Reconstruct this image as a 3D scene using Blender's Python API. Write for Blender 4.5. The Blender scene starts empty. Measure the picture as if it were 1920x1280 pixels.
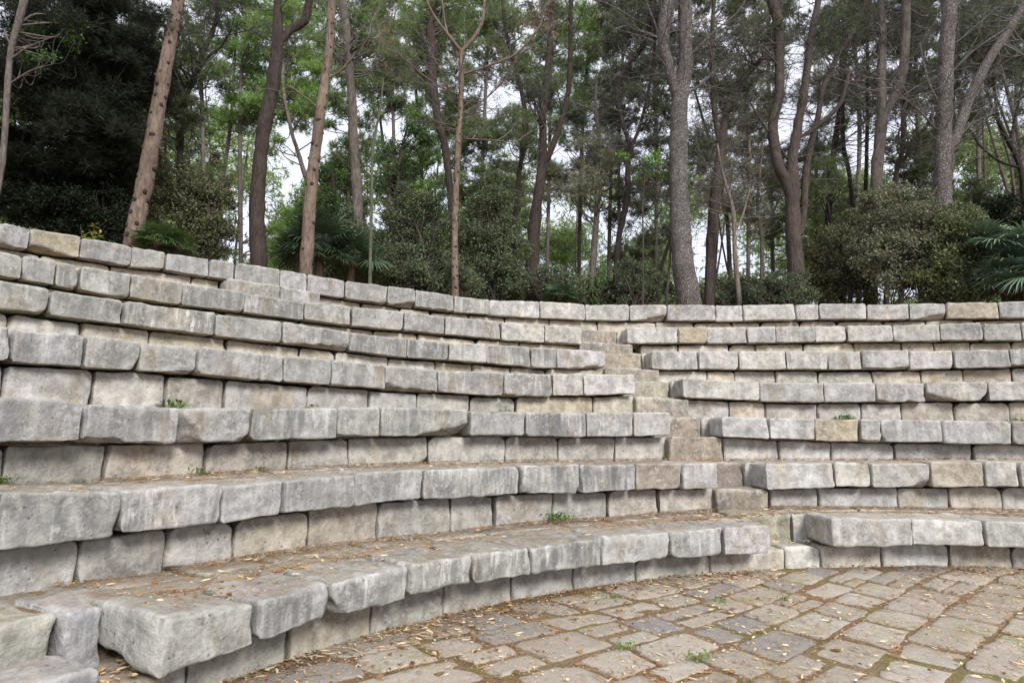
# Open-air stone theatre in a pine wood. Everything is built from code.
import bpy, math, random
import numpy as np
from mathutils import Vector, Matrix, noise as mnoise

random.seed(11)
rs = np.random.RandomState(5)
scene = bpy.context.scene
COL = scene.collection
R_ = math.radians

RS = {1: 6.123, 2: 7.036, 3: 7.981, 4: 8.918, 5: 9.949, 6: 11.058, 7: 12.055}
RB = {3: 8.175, 1: 6.369, 2: 7.203, 4: 9.058, 5: 10.089, 6: 11.198, 7: 12.196}
TOPZ = {1: 0.511, 2: 1.005, 3: 1.503, 4: 2.042, 5: 2.553, 6: 3.088, 7: 3.676}
THK = {1: 0.199, 2: 0.231, 3: 0.246, 4: 0.239, 5: 0.234, 6: 0.252, 7: 0.257}
SLABS = {
 1: [(151.92, 0.543, 0.3), (147.32, 0.49, 0.317), (143.15, 0.5, 0.338), (137.93, 0.505, 0.333), (133.15, 0.493, 0.329), (128.16, 0.482, 0.316), (121.6, 0.5, 0.292), (115.11, 0.494, 0.302), (110.0, 0.515, 0.293), (105.27, 0.528, 0.286), None, (99.59, 0.547, 0.308), (92.18, 0.541, 0.318), (85.95, 0.538, 0.319), (80.52, 0.539, 0.323)],
 2: [(156.08, 1.031, 0.778), (153.75, 1.031, 0.778), (149.09, 0.984, 0.765), (144.27, 0.977, 0.763), (140.77, 0.983, 0.786), (136.17, 1.004, 0.784), (131.14, 1.009, 0.795), (123.06, 1.013, 0.783), (117.85, 1.014, 0.767), (112.5, 1.004, 0.771), (108.12, 1.007, 0.77), (104.71, 1.011, 0.772), None, (100.21, 1.003, 0.744), (93.8, 1.009, 0.774), (90.65, 1.011, 0.771), (85.48, 1.016, 0.77), (81.12, 1.026, 0.782), (78.45, 1.033, 0.791), (74.51, 1.033, 0.791)],
 3: [(151.69, 1.495, 1.249), (147.54, 1.489, 1.243), (142.92, 1.476, 1.238), (139.01, 1.489, 1.255), (133.39, 1.522, 1.272), (130.24, 1.535, 1.278), (123.09, 1.53, 1.29), (118.25, 1.533, 1.293), (112.69, 1.536, 1.278), (108.25, 1.543, 1.287), (104.61, 1.547, 1.295), None, (100.0, 1.515, 1.29), (95.59, 1.503, 1.264), (91.43, 1.501, 1.254), (87.44, 1.496, 1.241), (85.62, 1.493, 1.234), (80.67, 1.483, 1.234), (75.33, 1.479, 1.222), (71.76, 1.479, 1.221)],
 4: [(149.99, 2.038, 1.809), (148.23, 2.041, 1.81), (145.12, 2.06, 1.822), (142.45, 2.053, 1.827), (139.35, 2.058, 1.831), (135.7, 2.043, 1.81), (134.1, 2.045, 1.806), (130.74, 2.048, 1.796), (126.69, 2.035, 1.786), (122.42, 2.027, 1.783), (116.82, 2.04, 1.769), (112.44, 2.049, 1.783), (109.58, 2.064, 1.805), (104.79, 2.083, 1.84), None, (100.29, 2.041, 1.8), (93.24, 2.009, 1.766), (87.47, 2.008, 1.757), (83.06, 2.012, 1.767), (78.98, 2.012, 1.773), (74.24, 2.011, 1.779), (70.47, 2.009, 1.78)],
 5: [(147.75, 2.568, 2.336), (144.67, 2.57, 2.356), (141.12, 2.565, 2.349), (136.01, 2.57, 2.337), (131.65, 2.569, 2.337), (126.82, 2.529, 2.315), (122.29, 2.517, 2.284), (118.81, 2.506, 2.286), (115.48, 2.515, 2.273), (111.56, 2.525, 2.253), (109.22, 2.53, 2.264), (104.57, 2.533, 2.283), None, (100.33, 2.558, 2.296), (95.95, 2.568, 2.303), (92.28, 2.57, 2.303), (88.06, 2.575, 2.308), (84.39, 2.574, 2.308), (81.55, 2.577, 2.309), (77.74, 2.576, 2.307), (74.32, 2.569, 2.315), (70.21, 2.555, 2.32), (67.37, 2.552, 2.32)],
 6: [(146.34, 3.073, 2.849), (144.19, 3.077, 2.847), (142.67, 3.084, 2.842), (141.5, 3.089, 2.838), (138.92, 3.078, 2.824), (135.91, 3.073, 2.824), (132.02, 3.085, 2.84), (127.91, 3.065, 2.835), (124.35, 3.081, 2.817), (120.21, 3.087, 2.827), (116.7, 3.084, 2.818), (111.78, 3.073, 2.794), (107.85, 3.077, 2.793), (104.3, 3.067, 2.786), None, (100.22, 3.091, 2.831), (95.46, 3.117, 2.859), (92.8, 3.131, 2.87), (89.12, 3.143, 2.88), (86.65, 3.151, 2.889), (83.17, 3.157, 2.896), (80.51, 3.156, 2.898), (76.79, 3.148, 2.888), (73.2, 3.132, 2.872), (70.0, 3.112, 2.852), (67.33, 3.092, 2.833), (65.7, 3.092, 2.833)],
 7: [(145.42, 3.632, 3.397), (144.05, 3.632, 3.397), (142.68, 3.638, 3.403), (140.22, 3.652, 3.412), (137.52, 3.662, 3.416), (135.53, 3.679, 3.46), (132.87, 3.7, 3.457), (131.17, 3.711, 3.454), (128.12, 3.717, 3.448), (126.1, 3.708, 3.441), (123.22, 3.692, 3.423), (119.84, 3.692, 3.407), (117.53, 3.686, 3.399), (114.18, 3.645, 3.381), (111.06, 3.645, 3.389), (106.5, 3.675, 3.388), (102.3, 3.675, 3.393), (98.17, 3.702, 3.419), (94.65, 3.723, 3.432), (90.24, 3.727, 3.438), (87.78, 3.733, 3.447), (83.14, 3.731, 3.454), (81.14, 3.725, 3.45), (77.22, 3.707, 3.434), (73.86, 3.687, 3.414), (71.09, 3.664, 3.391), (67.33, 3.622, 3.354), (65.25, 3.605, 3.338)],
}
RISERS = {
 1: [148.96, 143.8, 138.69, 133.44, 127.89, 122.38, 116.68, 109.54, 102.46, 99.1, 93.65, 87.83, 82.65, 78.49],
 2: [156.12, 149.99, 146.15, 142.73, 138.31, 133.6, 128.05, 124.42, 119.32, 114.28, 109.52, 104.07, None, 98.98, 94.66, 87.68, 83.39, 79.29, 74.85],
 3: [152.89, 149.94, 145.76, 140.79, 135.9, 131.72, 125.76, 119.22, 114.55, 109.29, 104.19, None, 99.16, 94.08, 89.42, 84.02, 77.83, 72.51],
 4: [150.65, 148.1, 144.25, 140.66, 137.31, 131.93, 127.51, 123.74, 119.34, 115.33, 108.28, 104.41, None, 99.78, 95.69, 92.4, 87.76, 84.06, 80.76, 76.57, 72.55, 69.22],
 5: [148.56, 146.14, 142.85, 139.41, 134.83, 130.09, 127.47, 123.44, 119.52, 116.42, 113.08, 109.86, 104.11, None, 100.48, 94.91, 92.47, 88.79, 85.06, 80.5, 76.63, 73.43, 69.94, 67.25],
 6: [146.23, 143.48, 140.4, 136.93, 133.06, 128.0, 122.35, 118.74, 113.71, 109.9, 104.19, None, 98.75, 95.24, 90.62, 88.18, 84.07, 79.81, 75.96, 73.51, 70.88, 67.92, 65.64],
 7: [145.56, 141.91, 138.38, 133.71, 131.92, 128.2, 125.29, 121.71, 118.55, 115.99, 112.71, 109.42, 105.39, 100.95, 95.51, 92.08, 88.55, 86.04, 82.7, 79.56, 75.81, 72.53, 68.95, 65.21],
}

TREES = [
 dict(name='pine_tree',label='pine with bare pinkish tan trunk ringed with dark knots, leaning above the left wall',cat='tree',group=None,bark='tan',leaf='dark',fol='needle',den=1.0,dead=0,dz=None,knobs=1,
  trunk=[(-6.03, 9.71, 3.53, 0.136), (-5.91, 9.71, 4.61, 0.121), (-5.82, 9.71, 5.39, 0.121), (-5.76, 9.71, 6.16, 0.113), (-5.7, 9.71, 6.88, 0.105), (-5.62, 9.71, 7.77, 0.097), (-5.56, 9.71, 8.35, 0.089), (-5.5, 9.71, 9.52, 0.077), (-5.49, 9.71, 10.94, 0.057)],
  limbs=[],
  crowns=[(-5.62, 9.88, 11.01, 1.07, 0.66)]),
 dict(name='pine_tree',label='pine with dark brown crooked trunk that bends right and forks near the picture top',cat='tree',group=None,bark='dark',leaf='mid',fol='needle',den=1.0,dead=7,dz=(7.93, 9.46),knobs=0,
  trunk=[(-4.49, 11.23, 3.53, 0.162), (-4.57, 11.23, 4.25, 0.145), (-4.65, 11.23, 5.0, 0.145), (-4.68, 11.23, 5.7, 0.131), (-4.66, 11.23, 6.44, 0.126), (-4.62, 11.23, 7.02, 0.131), (-4.52, 11.23, 7.67, 0.126), (-4.48, 11.23, 8.43, 0.117), (-4.5, 11.23, 9.05, 0.089), (-4.53, 11.23, 9.46, 0.075), (-4.64, 11.23, 10.93, 0.056)],
  limbs=[[(-4.44, 11.23, 8.58, 0.066), (-4.3, 11.34, 8.91, 0.075), (-4.13, 11.46, 9.15, 0.08), (-4.08, 11.58, 9.46, 0.08), (-3.99, 11.7, 10.82, 0.056)]],
  crowns=[(-4.84, 11.95, 12.05, 1.2, 0.7)]),
 dict(name='pine_tree',label='pine with straight smooth tan trunk leaning slightly right, beside the fan palm',cat='tree',group=None,bark='tan',leaf='mid',fol='needle',den=1.0,dead=6,dz=(7.06, 9.44),knobs=0.35,
  trunk=[(-3.72, 11.19, 3.53, 0.131), (-3.71, 11.19, 4.11, 0.117), (-3.7, 11.19, 4.99, 0.117), (-3.68, 11.19, 5.94, 0.107), (-3.61, 11.19, 6.92, 0.098), (-3.55, 11.19, 7.66, 0.089), (-3.49, 11.19, 8.41, 0.079), (-3.48, 11.19, 9.19, 0.079), (-3.47, 11.19, 9.56, 0.075), (-3.46, 11.19, 11.26, 0.056)],
  limbs=[[(-3.53, 11.19, 7.81, 0.023), (-3.24, 11.15, 7.97, 0.023), (-2.9, 11.1, 8.35, 0.019), (-2.66, 11.05, 8.68, 0.014)], [(-3.6, 11.19, 7.22, 0.019), (-4.02, 11.14, 7.54, 0.014), (-4.32, 11.08, 7.7, 0.009)]],
  crowns=[(-3.39, 10.88, 11.09, 1.09, 0.64)]),
 dict(name='pine_tree',label='pine with upright grey trunk standing just left of the thin green pole',cat='tree',group=None,bark='grey',leaf='mid',fol='needle',den=0.7,dead=8,dz=(6.95, 11.25),knobs=0,
  trunk=[(-3.22, 13.67, 3.53, 0.14), (-3.34, 13.67, 4.87, 0.125), (-3.42, 13.67, 5.77, 0.114), (-3.48, 13.67, 6.7, 0.114), (-3.59, 13.67, 7.64, 0.108), (-3.67, 13.67, 8.6, 0.103), (-3.78, 13.67, 9.58, 0.097), (-3.9, 13.67, 10.57, 0.091), (-4.04, 13.67, 11.38, 0.085), (-4.31, 13.67, 13.18, 0.063)],
  limbs=[],
  crowns=[(-3.2, 13.42, 10.27, 0.56, 0.56), (-4.17, 13.89, 13.09, 1.39, 0.69), (-4.32, 13.51, 10.33, 0.39, 0.45)]),
 dict(name='bamboo_pole',label='thin straight green bamboo pole rising behind the wall',cat='pole',group=None,bark='green',leaf='mid',fol='needle',den=1.0,dead=0,dz=None,knobs=0,
  trunk=[(-2.62, 11.55, 3.53, 0.038), (-2.63, 11.55, 4.02, 0.034), (-2.66, 11.55, 5.61, 0.029), (-2.67, 11.55, 6.66, 0.024), (-2.57, 11.55, 7.37, 0.022), (-2.52, 11.55, 8.03, 0.014)],
  limbs=[],
  crowns=[]),
 dict(name='pine_tree',label='slender young pine with knobbly tan stem and bare spreading branches at its top',cat='tree',group=None,bark='tan',leaf='brown',fol='needle',den=0.35,dead=26,dz=(7.11, 10.44),knobs=0.8,
  trunk=[(-1.12, 12.38, 3.53, 0.081), (-1.13, 12.38, 3.98, 0.072), (-1.16, 12.38, 5.09, 0.067), (-1.15, 12.38, 6.2, 0.062), (-1.12, 12.38, 7.34, 0.062), (-1.08, 12.38, 8.22, 0.052), (-1.1, 12.38, 9.17, 0.046)],
  limbs=[[(-1.1, 12.38, 9.15, 0.036), (-1.44, 12.35, 9.59, 0.031), (-1.73, 12.32, 10.01, 0.026), (-1.97, 12.29, 10.56, 0.021)], [(-1.1, 12.38, 9.15, 0.031), (-0.88, 12.39, 9.41, 0.036), (-0.66, 12.41, 9.9, 0.036), (-0.64, 12.42, 10.57, 0.031)], [(-1.08, 12.38, 8.63, 0.026), (-0.48, 12.28, 8.79, 0.026), (0.07, 12.18, 9.0, 0.026), (0.52, 12.09, 9.54, 0.021), (0.63, 11.99, 9.91, 0.018), (0.96, 11.9, 10.03, 0.015)], [(-1.1, 12.38, 8.16, 0.015), (-1.69, 12.35, 8.45, 0.015), (-2.37, 12.33, 9.04, 0.01)], [(-1.1, 12.38, 8.93, 0.021), (-1.41, 12.48, 9.65, 0.021), (-1.51, 12.58, 10.2, 0.015), (-1.58, 12.68, 10.69, 0.01)], [(-1.11, 12.38, 7.75, 0.015), (-0.69, 12.45, 8.05, 0.015), (-0.26, 12.53, 8.52, 0.013), (-0.04, 12.6, 8.88, 0.01)], [(-1.12, 12.38, 7.23, 0.015), (-0.68, 12.47, 7.26, 0.013), (0.03, 12.57, 7.25, 0.01)], [(-1.14, 12.38, 7.52, 0.013), (-1.56, 12.48, 7.63, 0.01), (-1.9, 12.59, 7.92, 0.01)]],
  crowns=[(-0.99, 12.75, 11.36, 1.28, 0.43), (-2.78, 12.69, 9.42, 0.3, 0.53), (0.53, 12.71, 10.2, 0.64, 0.42)]),
 dict(name='pine_tree',label='dark brown pine trunk curving up behind the slender young pine',cat='tree',group=None,bark='dark',leaf='mid',fol='needle',den=1.0,dead=8,dz=(8.24, 12.75),knobs=0,
  trunk=[(-1.41, 15.72, 3.53, 0.074), (-1.48, 15.72, 4.86, 0.066), (-1.53, 15.72, 5.83, 0.072), (-1.6, 15.72, 7.24, 0.085), (-1.76, 15.72, 8.53, 0.098), (-1.91, 15.72, 9.12, 0.105), (-2.07, 15.72, 9.93, 0.111), (-2.16, 15.72, 10.83, 0.111), (-2.23, 15.72, 11.97, 0.118), (-2.27, 15.72, 12.91, 0.111), (-2.4, 15.72, 14.65, 0.079)],
  limbs=[],
  crowns=[(-2.36, 15.92, 12.27, 0.93, 0.8), (-1.63, 15.67, 12.72, 0.78, 0.65), (-2.54, 15.73, 14.5, 1.44, 0.66)]),
 dict(name='pine_tree',label='brown pine trunk forking into two tall dark stems at mid height',cat='tree',group=None,bark='dark',leaf='dark',fol='needle',den=0.8,dead=14,dz=(6.14, 11.29),knobs=0,
  trunk=[(0.43, 14.91, 3.53, 0.181), (0.46, 14.91, 4.5, 0.162), (0.5, 14.91, 5.87, 0.149), (0.6, 14.91, 6.88, 0.13), (0.73, 14.91, 7.9, 0.112), (0.73, 14.91, 8.94, 0.081), (0.82, 14.91, 10.0, 0.081), (0.89, 14.91, 10.86, 0.075), (0.96, 14.91, 12.18, 0.062), (1.03, 14.91, 13.98, 0.05)],
  limbs=[[(0.73, 14.91, 7.76, 0.075), (0.89, 14.86, 8.04, 0.075), (1.18, 14.82, 8.87, 0.068), (1.35, 14.78, 9.65, 0.062), (1.4, 14.73, 10.72, 0.056), (1.43, 14.69, 12.18, 0.056), (1.51, 14.65, 13.84, 0.043)]],
  crowns=[(1.02, 14.83, 11.83, 0.74, 0.62), (0.46, 14.05, 9.5, 0.53, 0.53), (1.3, 14.88, 13.51, 1.36, 0.62)]),
 dict(name='pine_tree',label='thin dark stem winding upward just left of the twin stemmed pine',cat='tree',group=None,bark='dark',leaf='mid',fol='needle',den=0.7,dead=10,dz=(7.13, 12.58),knobs=0,
  trunk=[(-0.13, 16.59, 3.53, 0.069), (-0.05, 16.59, 5.0, 0.062), (0.05, 16.59, 6.76, 0.062), (0.16, 16.59, 8.18, 0.062), (0.33, 16.59, 9.8, 0.062), (0.1, 16.59, 11.14, 0.062), (-0.21, 16.59, 12.34, 0.055), (-0.37, 16.59, 13.73, 0.041)],
  limbs=[],
  crowns=[(-0.21, 16.67, 12.96, 0.83, 0.63), (0.31, 15.78, 9.16, 0.53, 0.66)]),
 dict(name='pine_tree',label='slim grey trunk with sparse twigs standing left of the curved dark fork',cat='tree',group=None,bark='grey',leaf='grey',fol='needle',den=0.55,dead=16,dz=(6.37, 10.01),knobs=0,
  trunk=[(1.82, 15.17, 3.53, 0.092), (1.89, 15.17, 4.43, 0.082), (2.01, 15.17, 5.96, 0.076), (2.12, 15.17, 7.33, 0.07), (2.14, 15.17, 8.59, 0.057), (2.07, 15.17, 9.44, 0.044), (2.1, 15.17, 10.16, 0.032)],
  limbs=[],
  crowns=[(2.05, 14.82, 8.01, 0.52, 0.62), (1.66, 14.31, 7.05, 0.43, 0.36)]),
 dict(name='pine_tree',label='dark tree whose trunk splits into a curved lyre shaped fork',cat='tree',group=None,bark='black',leaf='dark',fol='needle',den=1.0,dead=8,dz=(7.74, 11.05),knobs=0,
  trunk=[(2.28, 14.51, 3.53, 0.075), (2.35, 14.51, 4.28, 0.067), (2.48, 14.51, 5.77, 0.067), (2.69, 14.51, 6.75, 0.073), (2.74, 14.51, 7.61, 0.067), (2.82, 14.51, 8.14, 0.067)],
  limbs=[[(2.81, 14.51, 8.04, 0.048), (2.6, 14.48, 8.75, 0.054), (2.49, 14.45, 9.44, 0.054), (2.68, 14.42, 9.99, 0.054), (3.08, 14.39, 10.49, 0.054), (3.25, 14.37, 10.84, 0.048), (3.3, 14.34, 11.48, 0.042), (3.4, 14.31, 12.78, 0.036)], [(2.81, 14.51, 8.06, 0.042), (3.02, 14.49, 8.55, 0.042), (3.25, 14.47, 9.44, 0.042), (3.41, 14.44, 10.35, 0.042), (3.44, 14.42, 11.05, 0.036), (3.53, 14.4, 12.78, 0.03)]],
  crowns=[(3.05, 14.26, 11.3, 0.71, 0.59), (3.29, 14.3, 12.76, 1.19, 0.48)]),
 dict(name='pine_tree',label='largest pine, thick grey scaly trunk forking near its top above the steps',cat='tree',group=None,bark='scaly',leaf='dark',fol='needle',den=1.0,dead=30,dz=(8.16, 11.47),knobs=0,
  trunk=[(3.92, 13.72, 3.53, 0.288), (3.86, 13.72, 4.09, 0.257), (3.77, 13.72, 4.93, 0.234), (3.72, 13.72, 5.84, 0.223), (3.71, 13.72, 6.77, 0.206), (3.73, 13.72, 7.71, 0.206), (3.78, 13.72, 8.55, 0.194), (3.85, 13.72, 9.13, 0.183), (3.95, 13.72, 9.66, 0.172), (3.98, 13.72, 10.32, 0.16), (3.98, 13.72, 11.0, 0.16), (3.99, 13.72, 11.61, 0.154), (4.01, 13.72, 13.56, 0.114)],
  limbs=[[(3.79, 13.72, 8.68, 0.126), (3.6, 13.63, 9.39, 0.114), (3.41, 13.54, 10.19, 0.137), (3.52, 13.45, 10.93, 0.149), (3.76, 13.36, 11.54, 0.137), (3.94, 13.27, 13.28, 0.091)], [(3.99, 13.72, 9.0, 0.029), (4.37, 13.83, 9.33, 0.029), (4.69, 13.94, 9.67, 0.023), (5.26, 14.05, 10.0, 0.017), (5.77, 14.16, 10.34, 0.011)], [(3.99, 13.72, 9.86, 0.023), (4.53, 13.64, 10.4, 0.023), (5.17, 13.57, 10.94, 0.017), (5.38, 13.5, 11.35, 0.011)], [(3.73, 13.72, 9.07, 0.029), (3.52, 13.6, 9.59, 0.023), (3.23, 13.48, 10.52, 0.023), (3.0, 13.36, 11.06, 0.017)], [(3.42, 13.72, 10.52, 0.023), (2.93, 13.75, 10.79, 0.017), (2.19, 13.78, 11.26, 0.017), (1.57, 13.81, 11.46, 0.011)], [(3.85, 13.72, 9.2, 0.017), (3.67, 13.61, 9.72, 0.017), (3.23, 13.5, 10.12, 0.014), (2.3, 13.4, 10.38, 0.011)]],
  crowns=[(4.28, 14.22, 13.86, 1.66, 0.83)]),
 dict(name='pine_tree',label='dark brown pine just right of the largest trunk, branching toward the upper right',cat='tree',group=None,bark='brown',leaf='dark',fol='needle',den=1.0,dead=22,dz=(6.14, 10.43),knobs=0,
  trunk=[(4.46, 14.41, 3.53, 0.134), (4.52, 14.41, 4.23, 0.12), (4.64, 14.41, 5.75, 0.132), (4.74, 14.41, 6.72, 0.126), (4.9, 14.41, 7.71, 0.12), (4.99, 14.41, 8.38, 0.108), (5.1, 14.41, 8.92, 0.084), (5.29, 14.41, 9.47, 0.078), (5.76, 14.41, 10.02, 0.066), (6.11, 14.41, 10.44, 0.054), (6.33, 14.41, 11.01, 0.042), (6.63, 14.41, 11.86, 0.03)],
  limbs=[[(4.9, 14.41, 8.04, 0.054), (4.77, 14.31, 8.92, 0.054), (4.72, 14.2, 9.88, 0.054), (4.73, 14.1, 10.71, 0.048), (4.79, 14.0, 11.7, 0.048), (4.9, 13.89, 13.0, 0.036)]],
  crowns=[(4.95, 14.43, 10.59, 0.6, 0.72), (5.67, 14.35, 11.24, 0.72, 0.72), (5.26, 14.15, 9.32, 0.53, 0.47), (4.83, 14.79, 9.54, 0.49, 0.62), (4.83, 14.01, 12.54, 1.17, 0.47)]),
 dict(name='sapling',label='thin pale crooked sapling at the foot of the dark brown branching pine',cat='tree',group=None,bark='pale',leaf='mid',fol='needle',den=1.0,dead=9,dz=(5.19, 7.43),knobs=0,
  trunk=[(5.01, 13.76, 3.53, 0.058), (4.98, 13.76, 4.11, 0.052), (4.93, 13.76, 5.25, 0.052), (4.93, 13.76, 6.17, 0.046), (4.8, 13.76, 6.79, 0.04), (4.71, 13.76, 7.17, 0.034), (4.63, 13.76, 7.81, 0.023)],
  limbs=[[(4.92, 13.76, 5.68, 0.023), (5.17, 13.84, 6.17, 0.023), (5.38, 13.91, 6.8, 0.017)]],
  crowns=[]),
 dict(name='sapling',label='thin grey forked sapling between the pale crooked sapling and the leafy bushes',cat='tree',group=None,bark='grey',leaf='mid',fol='needle',den=1.0,dead=9,dz=(5.4, 8.15),knobs=0,
  trunk=[(5.69, 14.48, 3.53, 0.04), (5.74, 14.48, 4.38, 0.036), (5.83, 14.48, 5.78, 0.042), (5.76, 14.48, 6.56, 0.036), (5.86, 14.48, 7.42, 0.03), (5.97, 14.48, 8.29, 0.024)],
  limbs=[[(5.84, 14.48, 5.85, 0.03), (6.21, 14.37, 6.69, 0.024), (6.36, 14.26, 7.22, 0.018)]],
  crowns=[]),
 dict(name='pine_tree',label='tall pine dividing low down into three brown stems above the leafy bushes',cat='tree',group=None,bark='brown',leaf='dark',fol='needle',den=0.85,dead=26,dz=(7.1, 11.47),knobs=0,
  trunk=[(6.32, 13.87, 3.53, 0.2), (6.3, 13.87, 4.26, 0.179), (6.29, 13.87, 4.74, 0.173), (6.3, 13.87, 5.91, 0.162), (6.32, 13.87, 6.72, 0.15), (6.36, 13.87, 7.48, 0.127), (6.48, 13.87, 8.0, 0.11), (6.55, 13.87, 8.39, 0.098), (6.65, 13.87, 8.78, 0.092), (6.81, 13.87, 9.57, 0.087), (6.96, 13.87, 10.45, 0.081), (7.15, 13.87, 11.26, 0.069), (7.26, 13.87, 11.75, 0.069), (7.5, 13.87, 13.15, 0.052)],
  limbs=[[(6.28, 13.87, 6.66, 0.127), (6.15, 13.83, 7.03, 0.121), (6.0, 13.79, 7.35, 0.116), (5.91, 13.75, 8.25, 0.116), (6.07, 13.71, 8.97, 0.11), (6.11, 13.67, 9.77, 0.104), (6.1, 13.63, 10.78, 0.116), (5.95, 13.58, 11.39, 0.116), (5.89, 13.54, 13.14, 0.081)], [(6.44, 13.87, 5.72, 0.069), (6.57, 13.92, 6.22, 0.075), (6.69, 13.97, 7.1, 0.081), (6.87, 14.03, 7.87, 0.075), (7.09, 14.08, 8.52, 0.069), (7.33, 14.13, 9.44, 0.058), (7.83, 14.19, 10.38, 0.052), (8.32, 14.24, 11.14, 0.046), (8.71, 14.29, 12.18, 0.035)], [(6.27, 13.87, 7.48, 0.035), (5.84, 13.77, 8.06, 0.035), (5.55, 13.67, 8.44, 0.023), (5.35, 13.57, 8.7, 0.017)], [(6.49, 13.87, 7.97, 0.035), (7.08, 13.94, 8.39, 0.046), (7.61, 14.01, 8.92, 0.052), (7.83, 14.08, 9.45, 0.046), (7.98, 14.15, 9.85, 0.04)]],
  crowns=[(5.96, 13.85, 10.63, 0.58, 0.58), (7.43, 13.8, 10.6, 0.69, 0.69), (8.26, 14.49, 10.09, 0.54, 0.48), (6.89, 14.21, 13.29, 1.78, 0.71)]),
 dict(name='pine_tree',label='thin dark stem rising straight behind the bushes, next to the three stemmed pine',cat='tree',group=None,bark='black',leaf='mid',fol='needle',den=0.7,dead=10,dz=(7.86, 12.02),knobs=0,
  trunk=[(7.57, 15.67, 3.53, 0.087), (7.96, 15.67, 6.3, 0.078), (8.19, 15.67, 7.93, 0.072), (8.37, 15.67, 9.02, 0.072), (8.52, 15.67, 9.76, 0.065), (8.64, 15.67, 10.95, 0.059), (8.86, 15.67, 12.8, 0.052)],
  limbs=[],
  crowns=[(8.29, 14.9, 11.35, 0.62, 0.62), (7.66, 15.03, 7.59, 0.45, 0.58)]),
 dict(name='pine_tree',label='thin leaning dark stem crossing the bright sky gap above the bushes',cat='tree',group=None,bark='black',leaf='dark',fol='needle',den=0.7,dead=8,dz=(7.79, 11.14),knobs=0,
  trunk=[(8.82, 15.49, 3.53, 0.058), (8.62, 15.49, 6.38, 0.052), (8.59, 15.49, 6.8, 0.052), (8.53, 15.49, 7.86, 0.052), (8.44, 15.49, 8.57, 0.052), (8.47, 15.49, 9.44, 0.052), (8.56, 15.49, 10.39, 0.052), (8.76, 15.49, 11.75, 0.039)],
  limbs=[],
  crowns=[(9.27, 16.19, 11.74, 0.54, 0.67)]),
 dict(name='pine_tree',label='thinnest upright dark stem in front of the sky between two grey trunks',cat='tree',group=None,bark='black',leaf='dark',fol='needle',den=0.7,dead=7,dz=(8.37, 11.36),knobs=0,
  trunk=[(8.58, 15.83, 3.53, 0.059), (9.01, 15.83, 6.64, 0.053), (9.07, 15.83, 7.07, 0.053), (9.23, 15.83, 8.73, 0.046), (9.39, 15.83, 10.6, 0.04), (9.45, 15.83, 11.98, 0.04), (9.51, 15.83, 13.39, 0.033)],
  limbs=[],
  crowns=[(9.63, 16.07, 12.62, 0.54, 0.67)]),
 dict(name='pine_tree',label='grey pine with two parallel upper stems rising behind the bushes',cat='tree',group=None,bark='grey',leaf='dark',fol='needle',den=0.85,dead=16,dz=(7.42, 11.5),knobs=0,
  trunk=[(8.05, 14.29, 3.53, 0.147), (8.34, 14.29, 5.87, 0.131), (8.45, 14.29, 6.77, 0.131), (8.55, 14.29, 7.55, 0.131), (8.66, 14.29, 8.21, 0.125), (8.77, 14.29, 8.88, 0.113), (8.79, 14.29, 9.7, 0.101), (8.91, 14.29, 10.73, 0.089), (8.94, 14.29, 11.79, 0.077), (9.02, 14.29, 13.52, 0.06)],
  limbs=[[(8.74, 14.29, 8.68, 0.083), (8.86, 14.19, 8.95, 0.095), (9.02, 14.1, 9.29, 0.107), (9.15, 14.01, 9.7, 0.101), (9.23, 13.91, 10.74, 0.101), (9.28, 13.82, 11.93, 0.095), (9.31, 13.73, 13.52, 0.066)]],
  crowns=[(10.05, 15.07, 11.77, 0.63, 0.75), (8.78, 14.37, 11.0, 0.48, 0.6), (8.91, 13.88, 13.03, 1.39, 0.58)]),
 dict(name='pine_tree',label='leaning dark stem between the parallel grey stems and the stout grey pine',cat='tree',group=None,bark='brown',leaf='dark',fol='needle',den=0.8,dead=12,dz=(7.69, 11.36),knobs=0,
  trunk=[(8.75, 14.91, 3.53, 0.063), (9.25, 14.91, 6.87, 0.056), (9.4, 14.91, 7.76, 0.056), (9.57, 14.91, 8.24, 0.056), (9.69, 14.91, 9.36, 0.056), (9.9, 14.91, 10.28, 0.05), (10.14, 14.91, 11.66, 0.037)],
  limbs=[[(9.41, 14.91, 7.8, 0.05), (9.8, 14.95, 8.24, 0.05), (10.33, 14.99, 9.01, 0.044), (10.57, 15.03, 9.5, 0.031)]],
  crowns=[(9.58, 14.2, 10.2, 0.43, 0.71), (9.6, 14.46, 8.44, 0.34, 0.53)]),
 dict(name='pine_tree',label='stout pale grey pine above the bushes with a dark limb leaning right',cat='tree',group=None,bark='scaly',leaf='dark',fol='needle',den=1.0,dead=30,dz=(6.87, 11.04),knobs=0,
  trunk=[(8.94, 13.26, 3.53, 0.198), (9.15, 13.26, 5.2, 0.177), (9.23, 13.26, 5.85, 0.177), (9.31, 13.26, 6.63, 0.177), (9.39, 13.26, 7.48, 0.171), (9.47, 13.26, 8.16, 0.16), (9.56, 13.26, 8.91, 0.155), (9.68, 13.26, 9.87, 0.155), (9.82, 13.26, 10.72, 0.155), (9.86, 13.26, 11.31, 0.149), (10.02, 13.26, 13.06, 0.111)],
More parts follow.
